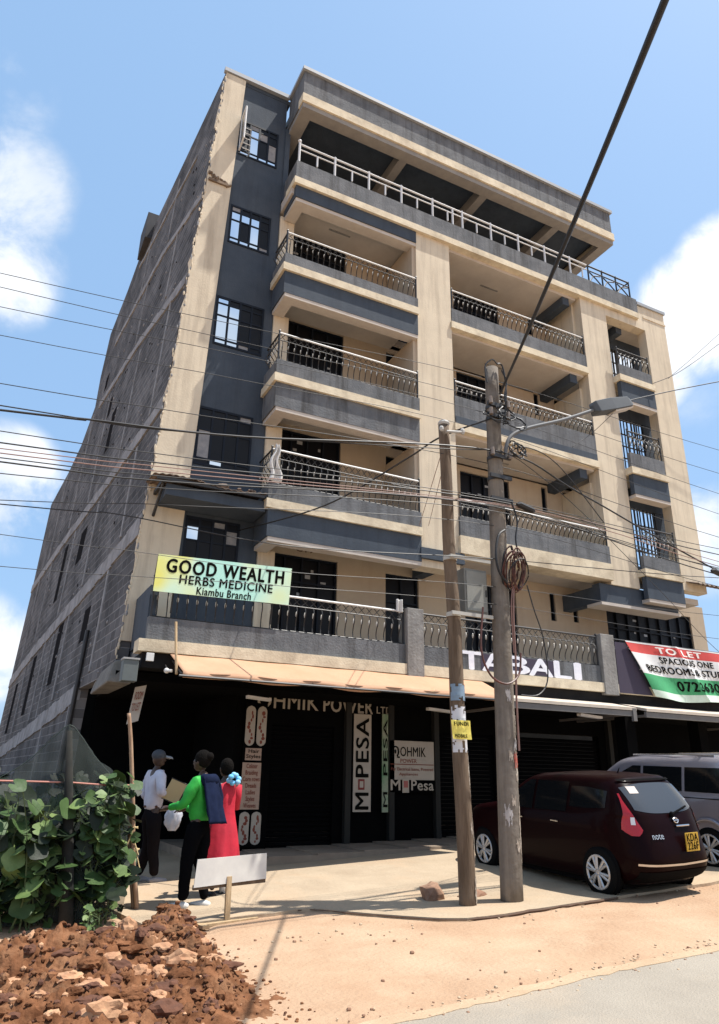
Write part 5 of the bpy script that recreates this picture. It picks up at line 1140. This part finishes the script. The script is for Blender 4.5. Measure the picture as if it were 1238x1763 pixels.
def person(label, pos, yaw, s, J, clothes, group='people standing by the shop'):
    """J: joints in local metres (x right, y forward); returns the body thing"""
    M = Matrix.Translation(pos)@Matrix.Rotation(yaw, 4, 'Z')@Matrix.Scale(s, 4)
    N = {'pelvis': (J['pelvis'], (.105, .085)), 'belly': (J['belly'], (.105, .08)), 'chest': (J['chest'], (.135, .10)), 'neck0': (J['neck0'], .062), 'neck1': (J['neck1'], .05)}
    E_ = [('pelvis', 'belly'), ('belly', 'chest'), ('chest', 'neck0'), ('neck0', 'neck1')]
    for sd in 'LR':
        N['sh'+sd] = (J['sh'+sd], .058); N['el'+sd] = (J['el'+sd], .042); N['wr'+sd] = (J['wr'+sd], .027)
        N['hip'+sd] = (J['hip'+sd], .074); N['kn'+sd] = (J['kn'+sd], .058); N['an'+sd] = (J['an'+sd], .038)
        E_ += [('chest', 'sh'+sd), ('sh'+sd, 'el'+sd), ('el'+sd, 'wr'+sd), ('pelvis', 'hip'+sd), ('hip'+sd, 'kn'+sd), ('kn'+sd, 'an'+sd)]
    parts = [skin_mesh(N, E_)]
    hd = Vector(J['head']); f = Vector(J.get('face', (0, 1, 0))).normalized(); rt = f.cross(Vector((0, 0, 1))).normalized(); upz = rt.cross(f)
    mb = MB(); mb.ball(hd, (.078, .092, .115), 0, 16, 12); mb.ball(hd+f*.035-upz*.055, (.055, .06, .055), 0, 12, 8)
    mb.tube([hd+f*.085+upz*.01, hd+f*.112-upz*.022], [.010, .017], 6)
    for q in (-1, 1): mb.ball(hd+rt*.08*q-upz*.01, (.014, .02, .03), 0, 8, 6); mb.ball(hd+f*.078+rt*.032*q+upz*.012, (.018, .018, .010), 0, 8, 6)
    mb.ball(hd+f*.085-upz*.062, (.026, .02, .010), 0, 8, 6)
    # hands: palm, four fingers of unequal length, thumb from the side
    for sd in 'LR':
        w_ = Vector(J['wr'+sd]); d = (w_-Vector(J['el'+sd])).normalized(); d = Vector(J.get('hd'+sd, d)).normalized(); sdv = d.cross(Vector((0, 0, 1)) if abs(d.z) < .8 else Vector((0, 1, 0))).normalized(); nn = d.cross(sdv)
        mb.tube([w_-d*.02, w_+d*.03, w_+d*.085], [.024, .034, .034], 8)
        for k, (o_, L_) in enumerate(((-.027, .062), (-.009, .075), (.009, .07), (.027, .055))):
            b0 = w_+d*.08+sdv*o_; mb.tube([b0, b0+d*L_*.5+nn*.008, b0+d*L_*.8+nn*.03], [.0095, .009, .0075], 6)
        b0 = w_+d*.03-sdv*.03; mb.tube([b0, b0+d*.035-sdv*.03+nn*.012, b0+d*.06-sdv*.03+nn*.03], [.013, .011, .009], 6)
        a = Vector(J['an'+sd]); mb.tube([a+Vector((0, -.04, -.055)), a+Vector((0, .06, -.065)), a+Vector((0, .15, -.075))], [.036, .036, .024], 8)
    parts.append(mesh_of(mb))
    body = wear('person', remesh(parts, .011), SKIN, None, M); tag(body, label, 'person', group); PLOC[body.name] = (0, 0, 0)
    for nm, me, m in clothes(J): wear(nm, me, m, body, M)
    return body
def shirt(J, k=1.18, long=True):
    N = {'pelvis': (Vector(J['pelvis'])-Vector((0, 0, .05)), (.168, .145)), 'belly': (J['belly'], (.148, .122)), 'chest': (J['chest'], (.158, .120)), 'neck0': (J['neck0'], .070)}
    E_ = [('pelvis', 'belly'), ('belly', 'chest'), ('chest', 'neck0')]
    for sd in 'LR':
        N['sh'+sd] = (J['sh'+sd], .076); N['el'+sd] = (J['el'+sd], .060); E_ += [('chest', 'sh'+sd), ('sh'+sd, 'el'+sd)]
        if long: N['wr'+sd] = (Vector(J['wr'+sd])*.93+Vector(J['el'+sd])*.07, .042); E_ += [('el'+sd, 'wr'+sd)]
    return skin_mesh(N, E_)
def trousers(J, r=(.155, .122, .082, .062)):
    N = {'pelvis': (J['pelvis'], (r[0], r[0]*.85)), 'belly': (Vector(J['pelvis'])*.45+Vector(J['belly'])*.55, (r[0]*.95, r[0]*.80))}; E_ = [('pelvis', 'belly')]
    for sd in 'LR':
        N['hip'+sd] = (J['hip'+sd], r[1]); N['kn'+sd] = (J['kn'+sd], r[2]); N['an'+sd] = (J['an'+sd], r[3]); E_ += [('pelvis', 'hip'+sd), ('hip'+sd, 'kn'+sd), ('kn'+sd, 'an'+sd)]
    return skin_mesh(N, E_)
def shoes(J, w_=.048):
    mb = MB()
    for sd in 'LR':
        a = Vector(J['an'+sd]); mb.tube([a+Vector((0, -.07, -.05)), a+Vector((0, .0, -.045)), a+Vector((0, .09, -.058)), a+Vector((0, .175, -.068)), a+Vector((0, .20, -.070))], [.03, w_, .044, .036, .012], 10)
    return mesh_of(mb)
def ballm(c, r, n=16, m=12): mb = MB(); mb.ball(c, r, 0, n, m); return mesh_of(mb)
BASE = dict(pelvis=(0, 0, .95), belly=(0, .01, 1.10), chest=(0, 0, 1.33), neck0=(0, 0, 1.47), neck1=(0, .01, 1.54), head=(0, .02, 1.64),
            shL=(-.185, 0, 1.41), shR=(.185, 0, 1.41), hipL=(-.09, 0, .88), hipR=(.09, 0, .88), knL=(-.10, .02, .49), knR=(.10, .02, .49), anL=(-.11, -.01, .09), anR=(.11, -.01, .09),
            elL=(-.25, -.03, 1.14), elR=(.25, -.03, 1.14), wrL=(-.22, .16, .98), wrR=(.22, .16, .98))
SHW = mat('white_shirt_cloth', (.62, .60, .66), (.50, .48, .55), 6, .85, .3, 12); TRD = mat('dark_trousers_cloth', (.012, .010, .011), rough=1, spec=.03); TRB = mat('black_trousers_cloth', (.004, .004, .005), rough=1, spec=.03)
GRN = mat('bright_green_jacket', (.02, .38, .04), (.015, .28, .03), 7, .7, .4, 10); NAVY = mat('navy_jacket_cloth', (.012, .018, .045), (.008, .012, .03), 6, .95, .4, 9, spec=.05); REDD = mat('red_dress_cloth', (.50, .008, .03), (.40, .007, .025), 6, .75, .4, 8)
HAIR = mat('black_hair', (.004, .0035, .003), rough=.9, bump=.6, bscale=50, col2=(.009, .007, .006), spec=.08); SHOEW = mat('white_shoe', (.62, .60, .56), rough=.7); SHOEB = mat('dark_shoe', (.012, .01, .01), rough=.6)
img_r = Vector((math.cos(.469), -math.sin(.469), 0)); 
def yaw_of(d): return math.atan2(d.y, d.x)-math.pi/2
# man in white shirt, facing right and away
J = dict(BASE); J.update(elR=(.27, -.02, 1.16), wrR=(.10, .20, 1.20), elL=(-.25, -.05, 1.14), wrL=(-.16, .14, 1.02), face=(.15, 1, -.1), knL=(-.11, .05, .49), anL=(-.12, -.06, .09), anR=(.12, .08, .09))
def cl(J):
    out = [('shirt', shirt(J), SHW), ('trousers', trousers(J), TRD), ('shoes', shoes(J), mat('grey_shoe', (.30, .29, .30), rough=.7))]
    h = Vector(J['head']); mb = MB(); mb.ball(h+Vector((0, -.005, .045)), (.09, .105, .085), 0, 16, 10); out.append(('cap', mesh_of(mb), mat('grey_cap', (.05, .055, .065), rough=.8)))
    mb = MB(); mb.sheet(lambda u, v: h+Vector(((u-.5)*.15*(1-.3*v*v), .08+.12*v, .045-.02*v-.03*(u-.5)**2*4)), 8, 5, (0, 0, .008)); out.append(('cap_brim', mesh_of(mb), mat('pale_cap_brim', (.30, .31, .32), rough=.8)))
    mb = MB(); mb.tube([(-.145, 0, .99), (0, .125, .985), (.145, 0, .99), (0, -.125, .99), (-.145, 0, .99)], .016, 6); out.append(('belt', mesh_of(mb), mat('brown_belt', (.09, .035, .02), rough=.5)))
    return out
d1 = (img_r*.75+Vector((.3, .8, 0))*.65)
man = person('person in white shirt and grey cap holding a brown folder beside the stick post', (-6.89, -.78, .13), yaw_of(d1), 1.06, J, cl)
# green jacket, facing left, seen from the side
J = dict(BASE); J.update(elL=(-.24, .10, 1.14), wrL=(-.16, .36, 1.10), elR=(.24, .05, 1.13), wrR=(.15, .30, 1.08), face=(0, 1, -.15), head=(0, .05, 1.64), knL=(-.10, .08, .49), anL=(-.10, .08, .09), knR=(.10, .0, .49), anR=(.10, -.10, .09))
def cl(J):
    out = [('jacket', shirt(J), GRN), ('trousers', trousers(J, (.158, .122, .078, .054)), TRB), ('shoes', shoes(J), SHOEW), ('hair', ballm(Vector(J['head'])+Vector((0, -.025, .03)), (.096, .108, .115)), HAIR), ('hair_bun', ballm(Vector(J['head'])+Vector((0, -.115, .06)), (.055, .05, .055)), HAIR)]
    mb = MB(); mb.sheet(lambda u, v: (lerp(-.21, .21, u)*(1-.12*v), -.13-.045*math.sin(u*math.pi)+.02*math.sin(u*14)*(1-v)-.10*(1-v)+.05*v, lerp(.93, 1.47, v)), 14, 14, (0, -.03, 0)); out.append(('navy_jacket', mesh_of(mb), NAVY))
    N = {'a': (Vector((.19, -.05, 1.42)), .085), 'b': (Vector((.25, -.10, 1.2)), .075), 'c': (Vector((.22, -.13, .98)), .05), 'd': (Vector((.0, -.12, 1.43)), .075), 'e': (Vector((-.18, -.06, 1.42)), .08)}
    out.append(('jacket_sleeve', skin_mesh(N, [('a', 'b'), ('b', 'c'), ('a', 'd'), ('d', 'e')]), NAVY))
    return out
d2 = -img_r*.85+Vector((.2, .9, 0))*.30
person('person in bright green jacket with a navy coat over the shoulders, facing the folder', (-6.72, -2.86, .075), yaw_of(d2), 1.05, J, cl)
# red dress, seen from behind
J = dict(BASE); J.update(elL=(-.20, .10, 1.16), wrL=(-.10, .28, 1.15), elR=(.23, .06, 1.13), wrR=(.12, .27, 1.12), face=(0, 1, -.1), anL=(-.09, -.01, .09), anR=(.09, .02, .09))
def cl(J):
    mb = MB(); n = 40; rows = [(1.46, .08, .07), (1.42, .17, .10), (1.33, .185, .125), (1.20, .165, .125), (1.08, .165, .125), (.95, .20, .15), (.80, .235, .18), (.65, .265, .205), (.50, .29, .225)]
    vs = []
    for k, (z, rx, ry) in enumerate(rows):
        for i in range(n):
            a = 2*math.pi*i/n; f = 1+.05*max(0, k-4)/4*math.sin(a*7+k*.3)+.02*math.sin(a*13); vs.append((math.cos(a)*rx*f, math.sin(a)*ry*f, z))
    fs = [(j*n+i, j*n+(i+1) % n, (j+1)*n+(i+1) % n, (j+1)*n+i) for j in range(len(rows)-1) for i in range(n)]; mb.add(vs, fs)
    sl = MB()
    for sd in 'LR': mb.tube([J['sh'+sd], (Vector(J['sh'+sd])+Vector(J['el'+sd]))/2, J['el'+sd], (Vector(J['el'+sd])+Vector(J['wr'+sd]))/2], [.082, .075, .064, .055], 12)
    out = [('dress', mesh_of(mb), REDD), ('hair', ballm(Vector(J['head'])+Vector((0, -.03, .02)), (.094, .105, .12)), HAIR), ('shoes', shoes(J, .042), SHOEB)]
    mb = MB(); mb.tube([Vector(J['anR'])+Vector((0, 0, -.03)), Vector(J['anR'])+Vector((0, 0, .12))], .045, 8); out.append(('sock', mesh_of(mb), SHOEW))
    mb = MB()
    for k in range(7): a = 2*math.pi*k/7; mb.ball((.05+.075*math.cos(a), -.14+.03*math.sin(a*2), 1.50+.055*math.sin(a)), (.045, .035, .038), 0, 8, 6)
    out.append(('blue_scarf', mesh_of(mb), mat('turquoise_scarf', (.06, .42, .72), (.35, .55, .72), 12, .7)))
    return out
d3 = (-img_r*.55+Vector((.3, .9, 0))*.8)
person('person in long red dress with a turquoise neck scarf, behind the blank signboard', (-6.28, -2.42, .12), yaw_of(d3), .98, J, cl)
# things held
def heldq(c, ux, uz, w_, h_): c, ux, uz = Vector(c), Vector(ux).normalized(), Vector(uz).normalized(); return [c-ux*w_/2-uz*h_/2, c+ux*w_/2-uz*h_/2, c+ux*w_/2+uz*h_/2, c-ux*w_/2+uz*h_/2]
t = thing('folder', 'brown folder held open between the white shirt and the green jacket', 'folder', (-6.42, -1.0, 1.4))
cz = Vector((-6.66, -1.12, 1.40))
mb = MB(); mb.sheet(qf(heldq(cz, img_r*.9+Vector((0, 0, -.35)), Vector((.1, -.1, 1))+img_r*.35, .25, .30), .002), 2, 2, (.004, .01, 0)); mb.build('cover', mat('folder_brown', (.50, .36, .17), rough=.7), t)
mb = MB(); mb.tube(heldq(cz, img_r*.9+Vector((0, 0, -.35)), Vector((.1, -.1, 1))+img_r*.35, .27, .32)*1, .005, 4); mb.build('edge', IRON, t)
t = thing('plastic_bag', 'white plastic bag hanging below the folder at the belt of the white shirt', 'bag', (-6.5, -1.2, 1.0))
mb = MB(); bm_ = [(-6.52, -1.25, 1.22)]
def bagf(u, v):
    a = 2*math.pi*u; r = .03+.075*math.sin(math.pi*min(1, v*.9+.05))**.8; r *= 1+.2*math.sin(a*5+v*6)+.1*math.sin(a*9-v*11); return Vector((-6.66, -1.2, 1.22-.36*v))+img_r*math.cos(a)*r*1.1+Vector((.3, .9, 0))*math.sin(a)*r*.5
mb.grid(bagf, 24, 12); mb.build('sack', mat('white_plastic', (.62, .62, .66), (.45, .46, .50), 9, .5), t, smooth=True)

# ---------------------------------------------------------------- posts, rope, net, plants
st = thing('stick_post', 'crooked pale stick post bound with cord at the edge of the leafy plot', 'post', (-7.38, -2.75, 0))
STK = mat('peeled_stick', (.42, .28, .18), (.26, .15, .09), 6, .9, .5, 20, stretch=(3, 3, .5))
P = [at(u, v, -2.75) for u, v in ((236, 1590), (234, 1540), (229, 1480), (229, 1400), (227, 1330), (225, 1270), (222, 1228))]
mb = MB(); mb.tube(smooth_path(P, 4), [.030-.006*i/24 for i in range(25)], 8); mb.build('stick', STK, st, smooth=True)
P2 = [p+Vector((-.045, .01, 0)) for p in P[:4]]; mb = MB(); mb.tube(smooth_path(P2, 4), .020, 7); mb.build('second_stick', WOODD, st)
mb = MB(); rr = random.Random(3)
for (u, v) in ((229, 1352), (231, 1425), (231, 1448), (233, 1462)):
    c = at(u, v, -2.75); mb.tube([c+Vector((.045*math.cos(a), .045*math.sin(a), rr.uniform(-.01, .01))) for a in [R_(30*i) for i in range(26)]], .007, 5)
for a, b in (((231, 1425), (216, 1462)), ((231, 1448), (238, 1472)), ((233, 1462), (241, 1498)), ((229, 1352), (214, 1362))): mb.tube([at(*a, -2.79), at(*b, -2.80)], .008, 5)
mb.build('cord', mat('pale_cord', (.55, .42, .22), rough=.9), st)
NP = thing('net_post', 'dark leaning post under the peak of the green shade net', 'post', (-8.2, -3.3, 0))
mb = MB(); mb.tube([at(112, 1625, -3.2), at(116, 1500, -3.1), at(118, 1380, -3.0), at(120, 1258, -3.0)], [.085, .07, .055, .03], 10); mb.build('stake', mat('net_wrapped_stake', (.008, .009, .007), (.02, .018, .014), 9, .95), NP, smooth=True)
mb = MB(); mb.tube([at(-60, 1338, -2.95), at(0, 1344, -2.95), at(120, 1347, -2.95), at(175, 1351, -2.9), at(229, 1352, -2.8)], .011, 6); tag(mb.build('pink_rope', mat('pink_rope', (.50, .22, .17), rough=.8)), 'pinkish rope stretched level in front of the shade net', 'rope')
# shade net: tent-like fall from the peak
NETM = bpy.data.materials.new('green_shade_net'); NETM.use_nodes = True; n = NETM.node_tree; b = n.nodes['Principled BSDF']; b.inputs['Base Color'].default_value = (.016, .024, .021, 1); b.inputs['Roughness'].default_value = .8
z = n.nodes.new('ShaderNodeTexNoise'); z.inputs['Scale'].default_value = 2.5; z.inputs['Detail'].default_value = 6; t = n.nodes.new('ShaderNodeTexCoord'); n.links.new(t.outputs['Object'], z.inputs['Vector'])
r = n.nodes.new('ShaderNodeMapRange'); n.links.new(z.outputs['Fac'], r.inputs[0]); r.inputs[1].default_value = .3; r.inputs[2].default_value = .7; r.inputs[3].default_value = .42; r.inputs[4].default_value = .80; n.links.new(r.outputs[0], b.inputs['Alpha'])
pk = at(120, 1250, -2.85)
prof_ = [at(u, v, -2.7) for u, v in ((-70, 1375), (-30, 1352), (0, 1338), (30, 1322), (60, 1300), (90, 1272), (120, 1248), (140, 1268), (160, 1298), (180, 1322), (205, 1350), (222, 1380))]
topc = smooth_path(prof_, 3)
def netf(u, v):
    f = u*(len(topc)-1); i = min(int(f), len(topc)-2); p = topc[i].lerp(topc[i+1], f-i)
    h = p.z-.05; q = Vector((p.x+.03*math.sin(v*7+u*9), p.y-.10-.25*math.sin(v*1.6)+.05*math.sin(u*19+v*3), p.z-h*v)); q.x += .02*math.sin(u*40)+.015*math.sin(u*63+v*5); q.y += .03*mnoise.noise((u*14, v*9, 2))+.02*math.sin(u*52+v*4)*v; return q
mb = MB(); mb.grid(netf, 60, 24); net = mb.build('shade_net', NETM, smooth=True); tag(net, 'dark green shade net peaked over the leafy plot against the block wall', 'net')
mb = MB(); mb.tube([p+Vector((0, -.01, 0)) for p in topc], .006, 5); setparent(mb.build('net_hem', flat('net_hem_green', (.02, .035, .028)), net), net)
# leafy plants: broad pumpkin-like leaves
def leafmat(name, c, c2):
    m = mat(name, c, c2, 5, .55, .2, 20, spec=.3); return m
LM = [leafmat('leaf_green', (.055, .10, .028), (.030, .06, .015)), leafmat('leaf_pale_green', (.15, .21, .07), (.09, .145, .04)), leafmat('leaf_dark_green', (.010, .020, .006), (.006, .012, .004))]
def leaf(mb, c, r, up, fwd, mi, curl=.25):
    up = Vector(up).normalized(); f = Vector(fwd); f = (f-up*f.dot(up)).normalized(); s_ = f.cross(up)
    vs = [Vector(c)]; n = 20
    for i in range(n):
        a = 2*math.pi*i/n; rad = r*(1+.07*math.cos(5*a)+.10*math.cos(a)); rad *= (.35 if i == n//2 else 1)
        k = abs(math.sin(a))**1.5; vs.append(Vector(c)+f*math.cos(a)*rad+s_*math.sin(a)*rad+up*(curl*rad*(k*.6-.35*(math.cos(a) > 0)*math.cos(a)**2)))
    mb.add(vs, [(0, 1+i, 1+(i+1) % n) for i in range(n)], mi)
def plant(name, label, boxes, n, seed, rs, mats=(0, 1, 2), wts=(5, 3, 3), stems=10, grp='leafy plants under the shade net'):
    r = random.Random(seed); x0, x1, y0, y1, z0, z1 = boxes; t = thing(name, label, 'plant', ((x0+x1)/2, (y0+y1)/2, 0), grp)
    mb = MB(); sm_ = MB(); anchors = []
    for k in range(stems):
        bx, by = r.uniform(x0+.1, x1-.1), r.uniform(y0, y1); pts = [Vector((bx, by, 0))]; zt = r.uniform(.6, 1)*z1
        for q in range(5): pts.append(pts[-1]+Vector((r.uniform(-.09, .09), r.uniform(-.08, .06), zt/5)))
        sm_.tube(smooth_path(pts, 3), [.012-.0005*i for i in range(16)], 5); anchors += smooth_path(pts, 5)[4:]
    for i in range(n):
        a = r.choice(anchors); c = Vector((a.x+r.gauss(0, .13), a.y+r.gauss(0, .12), a.z+r.gauss(0, .09)))
        c.x = min(max(c.x, x0), x1); c.z = min(max(c.z, max(.06, z0)), z1+.06*r.random()); rad = r.uniform(*rs)*(1 if r.random() < .8 else .6)
        up = Vector((r.gauss(0, .5), r.gauss(-.45, .4), r.uniform(.35, 1))); leaf(mb, c, rad, up, (r.gauss(0, 1), r.gauss(0, 1), -.4), r.choices(mats, wts)[0], r.uniform(.1, .4))
        if r.random() < .5: sm_.tube([a, (a+c)/2+Vector((0, 0, .02)), c], .004, 4)
    mb.build('foliage', [LM[0], LM[1], LM[2]], t, smooth=True); sm_.build('stem', mat('plant_stem', (.06, .09, .03), rough=.8), t); return t
PG = 'leafy plants in the netted plot'
plant('leafy_vine', 'broad leaved vine climbing beside the stick post, the brightest and tallest plant', (-8.25, -7.56, -3.1, -2.5, .35, 1.60), 420, 11, (.055, .13), stems=22, grp=PG)
plant('leafy_vine', 'broad leaved vine left of the dark net post, reaching the frame edge', (-9.4, -8.2, -3.25, -2.5, .15, 1.45), 300, 12, (.07, .14), wts=(5, 3, 3), stems=22, grp=PG)
plant('leafy_shrub', 'sparse low shrub in deep shade between the net post and the stick', (-8.15, -7.45, -2.9, -2.2, .05, .75), 90, 13, (.045, .085), wts=(3, 1, 5), stems=9, grp=PG)
plant('seedling', 'small bright green plant at the foot of the dark net post', (-8.05, -7.75, -3.5, -3.25, .02, .22), 26, 14, (.03, .055), mats=(0, 1), wts=(1, 3), stems=5, grp=PG)
plant('leafy_shrub', 'dark low shrub at the left frame edge behind the soil heap', (-9.3, -8.4, -3.0, -2.5, .05, .6), 60, 15, (.05, .08), wts=(3, 1, 4), stems=8, grp=PG)
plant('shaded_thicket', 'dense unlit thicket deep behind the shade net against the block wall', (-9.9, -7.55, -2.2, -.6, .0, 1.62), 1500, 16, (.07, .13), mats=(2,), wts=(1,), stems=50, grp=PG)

# ---------------------------------------------------------------- red soil heap
HEAP = mat('red_soil', (.075, .031, .015), (.22, .10, .05), 5, .97, 1.0, 22, dirt=(.40, .23, .13), damt=.5, spec=.03)
hx0, hx1, hy0, hy1 = -10.6, -6.75, -7.8, -2.3
nx_, ny_ = 200, 240; mb = MB()
def hz(x, y):
    # ridge from behind the stick toward the camera's left
    h = 0
    for a, x0, sx, y0, sy in ((.33, -7.22, .24, -3.85, .40), (.24, -7.50, .35, -4.6, .55), (.30, -8.75, .75, -5.15, .5), (.17, -8.05, .5, -5.2, .6), (.20, -8.4, 1.0, -6.3, .8), (.22, -7.42, .20, -5.6, .6)): h += a*math.exp(-((x-x0)/sx)**2-((y-y0)/sy)**2)
    k = min(1, h/.10)
    h += k*(.085*mnoise.noise((x*3.1, y*3.1, 1))+.11*abs(mnoise.noise((x*6.5, y*6.5, 2)))-.03+.075*abs(mnoise.noise((x*14, y*14, 3)))+.03*mnoise.noise((x*33, y*33, 5)))
    return h-.035
for j in range(ny_+1):
    for i in range(nx_+1):
        x = lerp(hx0, hx1, i/nx_); y = lerp(hy0, hy1, j/ny_); mb.v.append((x, y, gz(x, y)+hz(x, y)))
for j in range(ny_):
    for i in range(nx_): mb.f.append((j*(nx_+1)+i, j*(nx_+1)+i+1, (j+1)*(nx_+1)+i+1, (j+1)*(nx_+1)+i)); mb.m.append(0)
HP = thing('soil_heap', 'heap of broken red soil and clods at the lower left corner', 'soil heap', (-8, -5, 0))
mb.build('mound', HEAP, HP, smooth=True)
rr = random.Random(91); mb = MB()
def clod(mb, c, s, seed, mi):
    bm = bmesh.new(); bmesh.ops.create_icosphere(bm, subdivisions=1 if max(s) < .045 else 3, radius=1); vs = []
    for v in bm.verts: k = 1+.45*mnoise.noise(v.co*1.6+Vector((seed*1.7, 0, 0)))+.16*mnoise.noise(v.co*4.5+Vector((seed*.7, 3, 0))); vs.append(Vector(c)+Vector((v.co.x*s[0]*k, v.co.y*s[1]*k, v.co.z*s[2]*k)))
    bm.verts.index_update(); fs = [tuple(v.index for v in f.verts) for f in bm.faces]; bm.free(); mb.add(vs, fs, mi)
for i in range(170):
    x = rr.gauss(-7.8, .7); y = rr.uniform(-6.9, -3.6); h = hz(x, y)
    if h < .06: continue
    s_ = rr.uniform(.05, .11); clod(mb, (x, y, gz(x, y)+h-s_*.1), (s_*rr.uniform(.7, 1.5), s_*rr.uniform(.6, 1.2), s_*rr.uniform(.35, .8)), i+9000, rr.choices((0, 1, 2), (6, 2.2, 4))[0])
n_ = 0; tries = 0
while n_ < 1500 and tries < 9000:
    tries += 1; x = rr.uniform(-10, -6.7); y = rr.uniform(-7.7, -2.4); h = hz(x, y)
    if h < .03: continue
    s = rr.uniform(.010, .035)*(2.0 if rr.random() < .07 else 1); clod(mb, (x, y, gz(x, y)+h+s*.2), (s*rr.uniform(.7, 1.3), s*rr.uniform(.7, 1.3), s*rr.uniform(.5, .9)), n_, rr.choices((0, 1, 2), (7, .8, 3))[0]); n_ += 1
for i in range(500):
    x = rr.uniform(-8.2, -6.8); y = rr.uniform(-7.6, -3.2); h = hz(x, y)
    if not -.029 < h < .04: continue
    s = rr.uniform(.006, .020); clod(mb, (x, y, gz(x, y)+max(h, 0)+s*.3), (s, s*rr.uniform(.7, 1.2), s*.7), i+5000, rr.choices((0, 1, 2), (6, 2, 1))[0])
tag(mb.build('clods', [HEAP, mat('pale_clod', (.46, .27, .15), (.34, .17, .09), 6, .95, .5, 20), mat('dark_clod', (.07, .028, .015), (.13, .052, .027), 6, .95, .5, 20)], HP), kind='stuff')
SLAB = mat('broken_concrete', (.50, .36, .24), (.36, .22, .13), 5, .95, .7, 22)
for i, (u, v, dz, r_, lab) in enumerate(((372, 1700, .10, (.10, .09, .11), 'tall pale lump of broken concrete at the right foot of the soil heap'), (340, 1650, .16, (.08, .06, .07), 'pale broken lump high on the right flank of the soil heap'), (262, 1712, .12, (.13, .10, .04), 'flat pale slab piece in the middle of the soil heap'), (95, 1735, .22, (.14, .10, .08), 'pale jagged lump near the bottom left of the soil heap'), (355, 1757, .03, (.06, .06, .03), 'small round pale stone at the bottom edge of the frame'), (110, 1630, .16, (.20, .05, .035), 'pale tilted slab end on the crest of the soil heap below the net post'))):
    c = at(u, v, {0: -6.0, 1: -4.7, 2: -5.6, 3: -6.0, 4: -6.9, 5: -3.9}[i]); o = rock('concrete_rubble', c, r_, SLAB, lab, 40+i, 'rubble', 'pale rubble on the soil heap', 3)
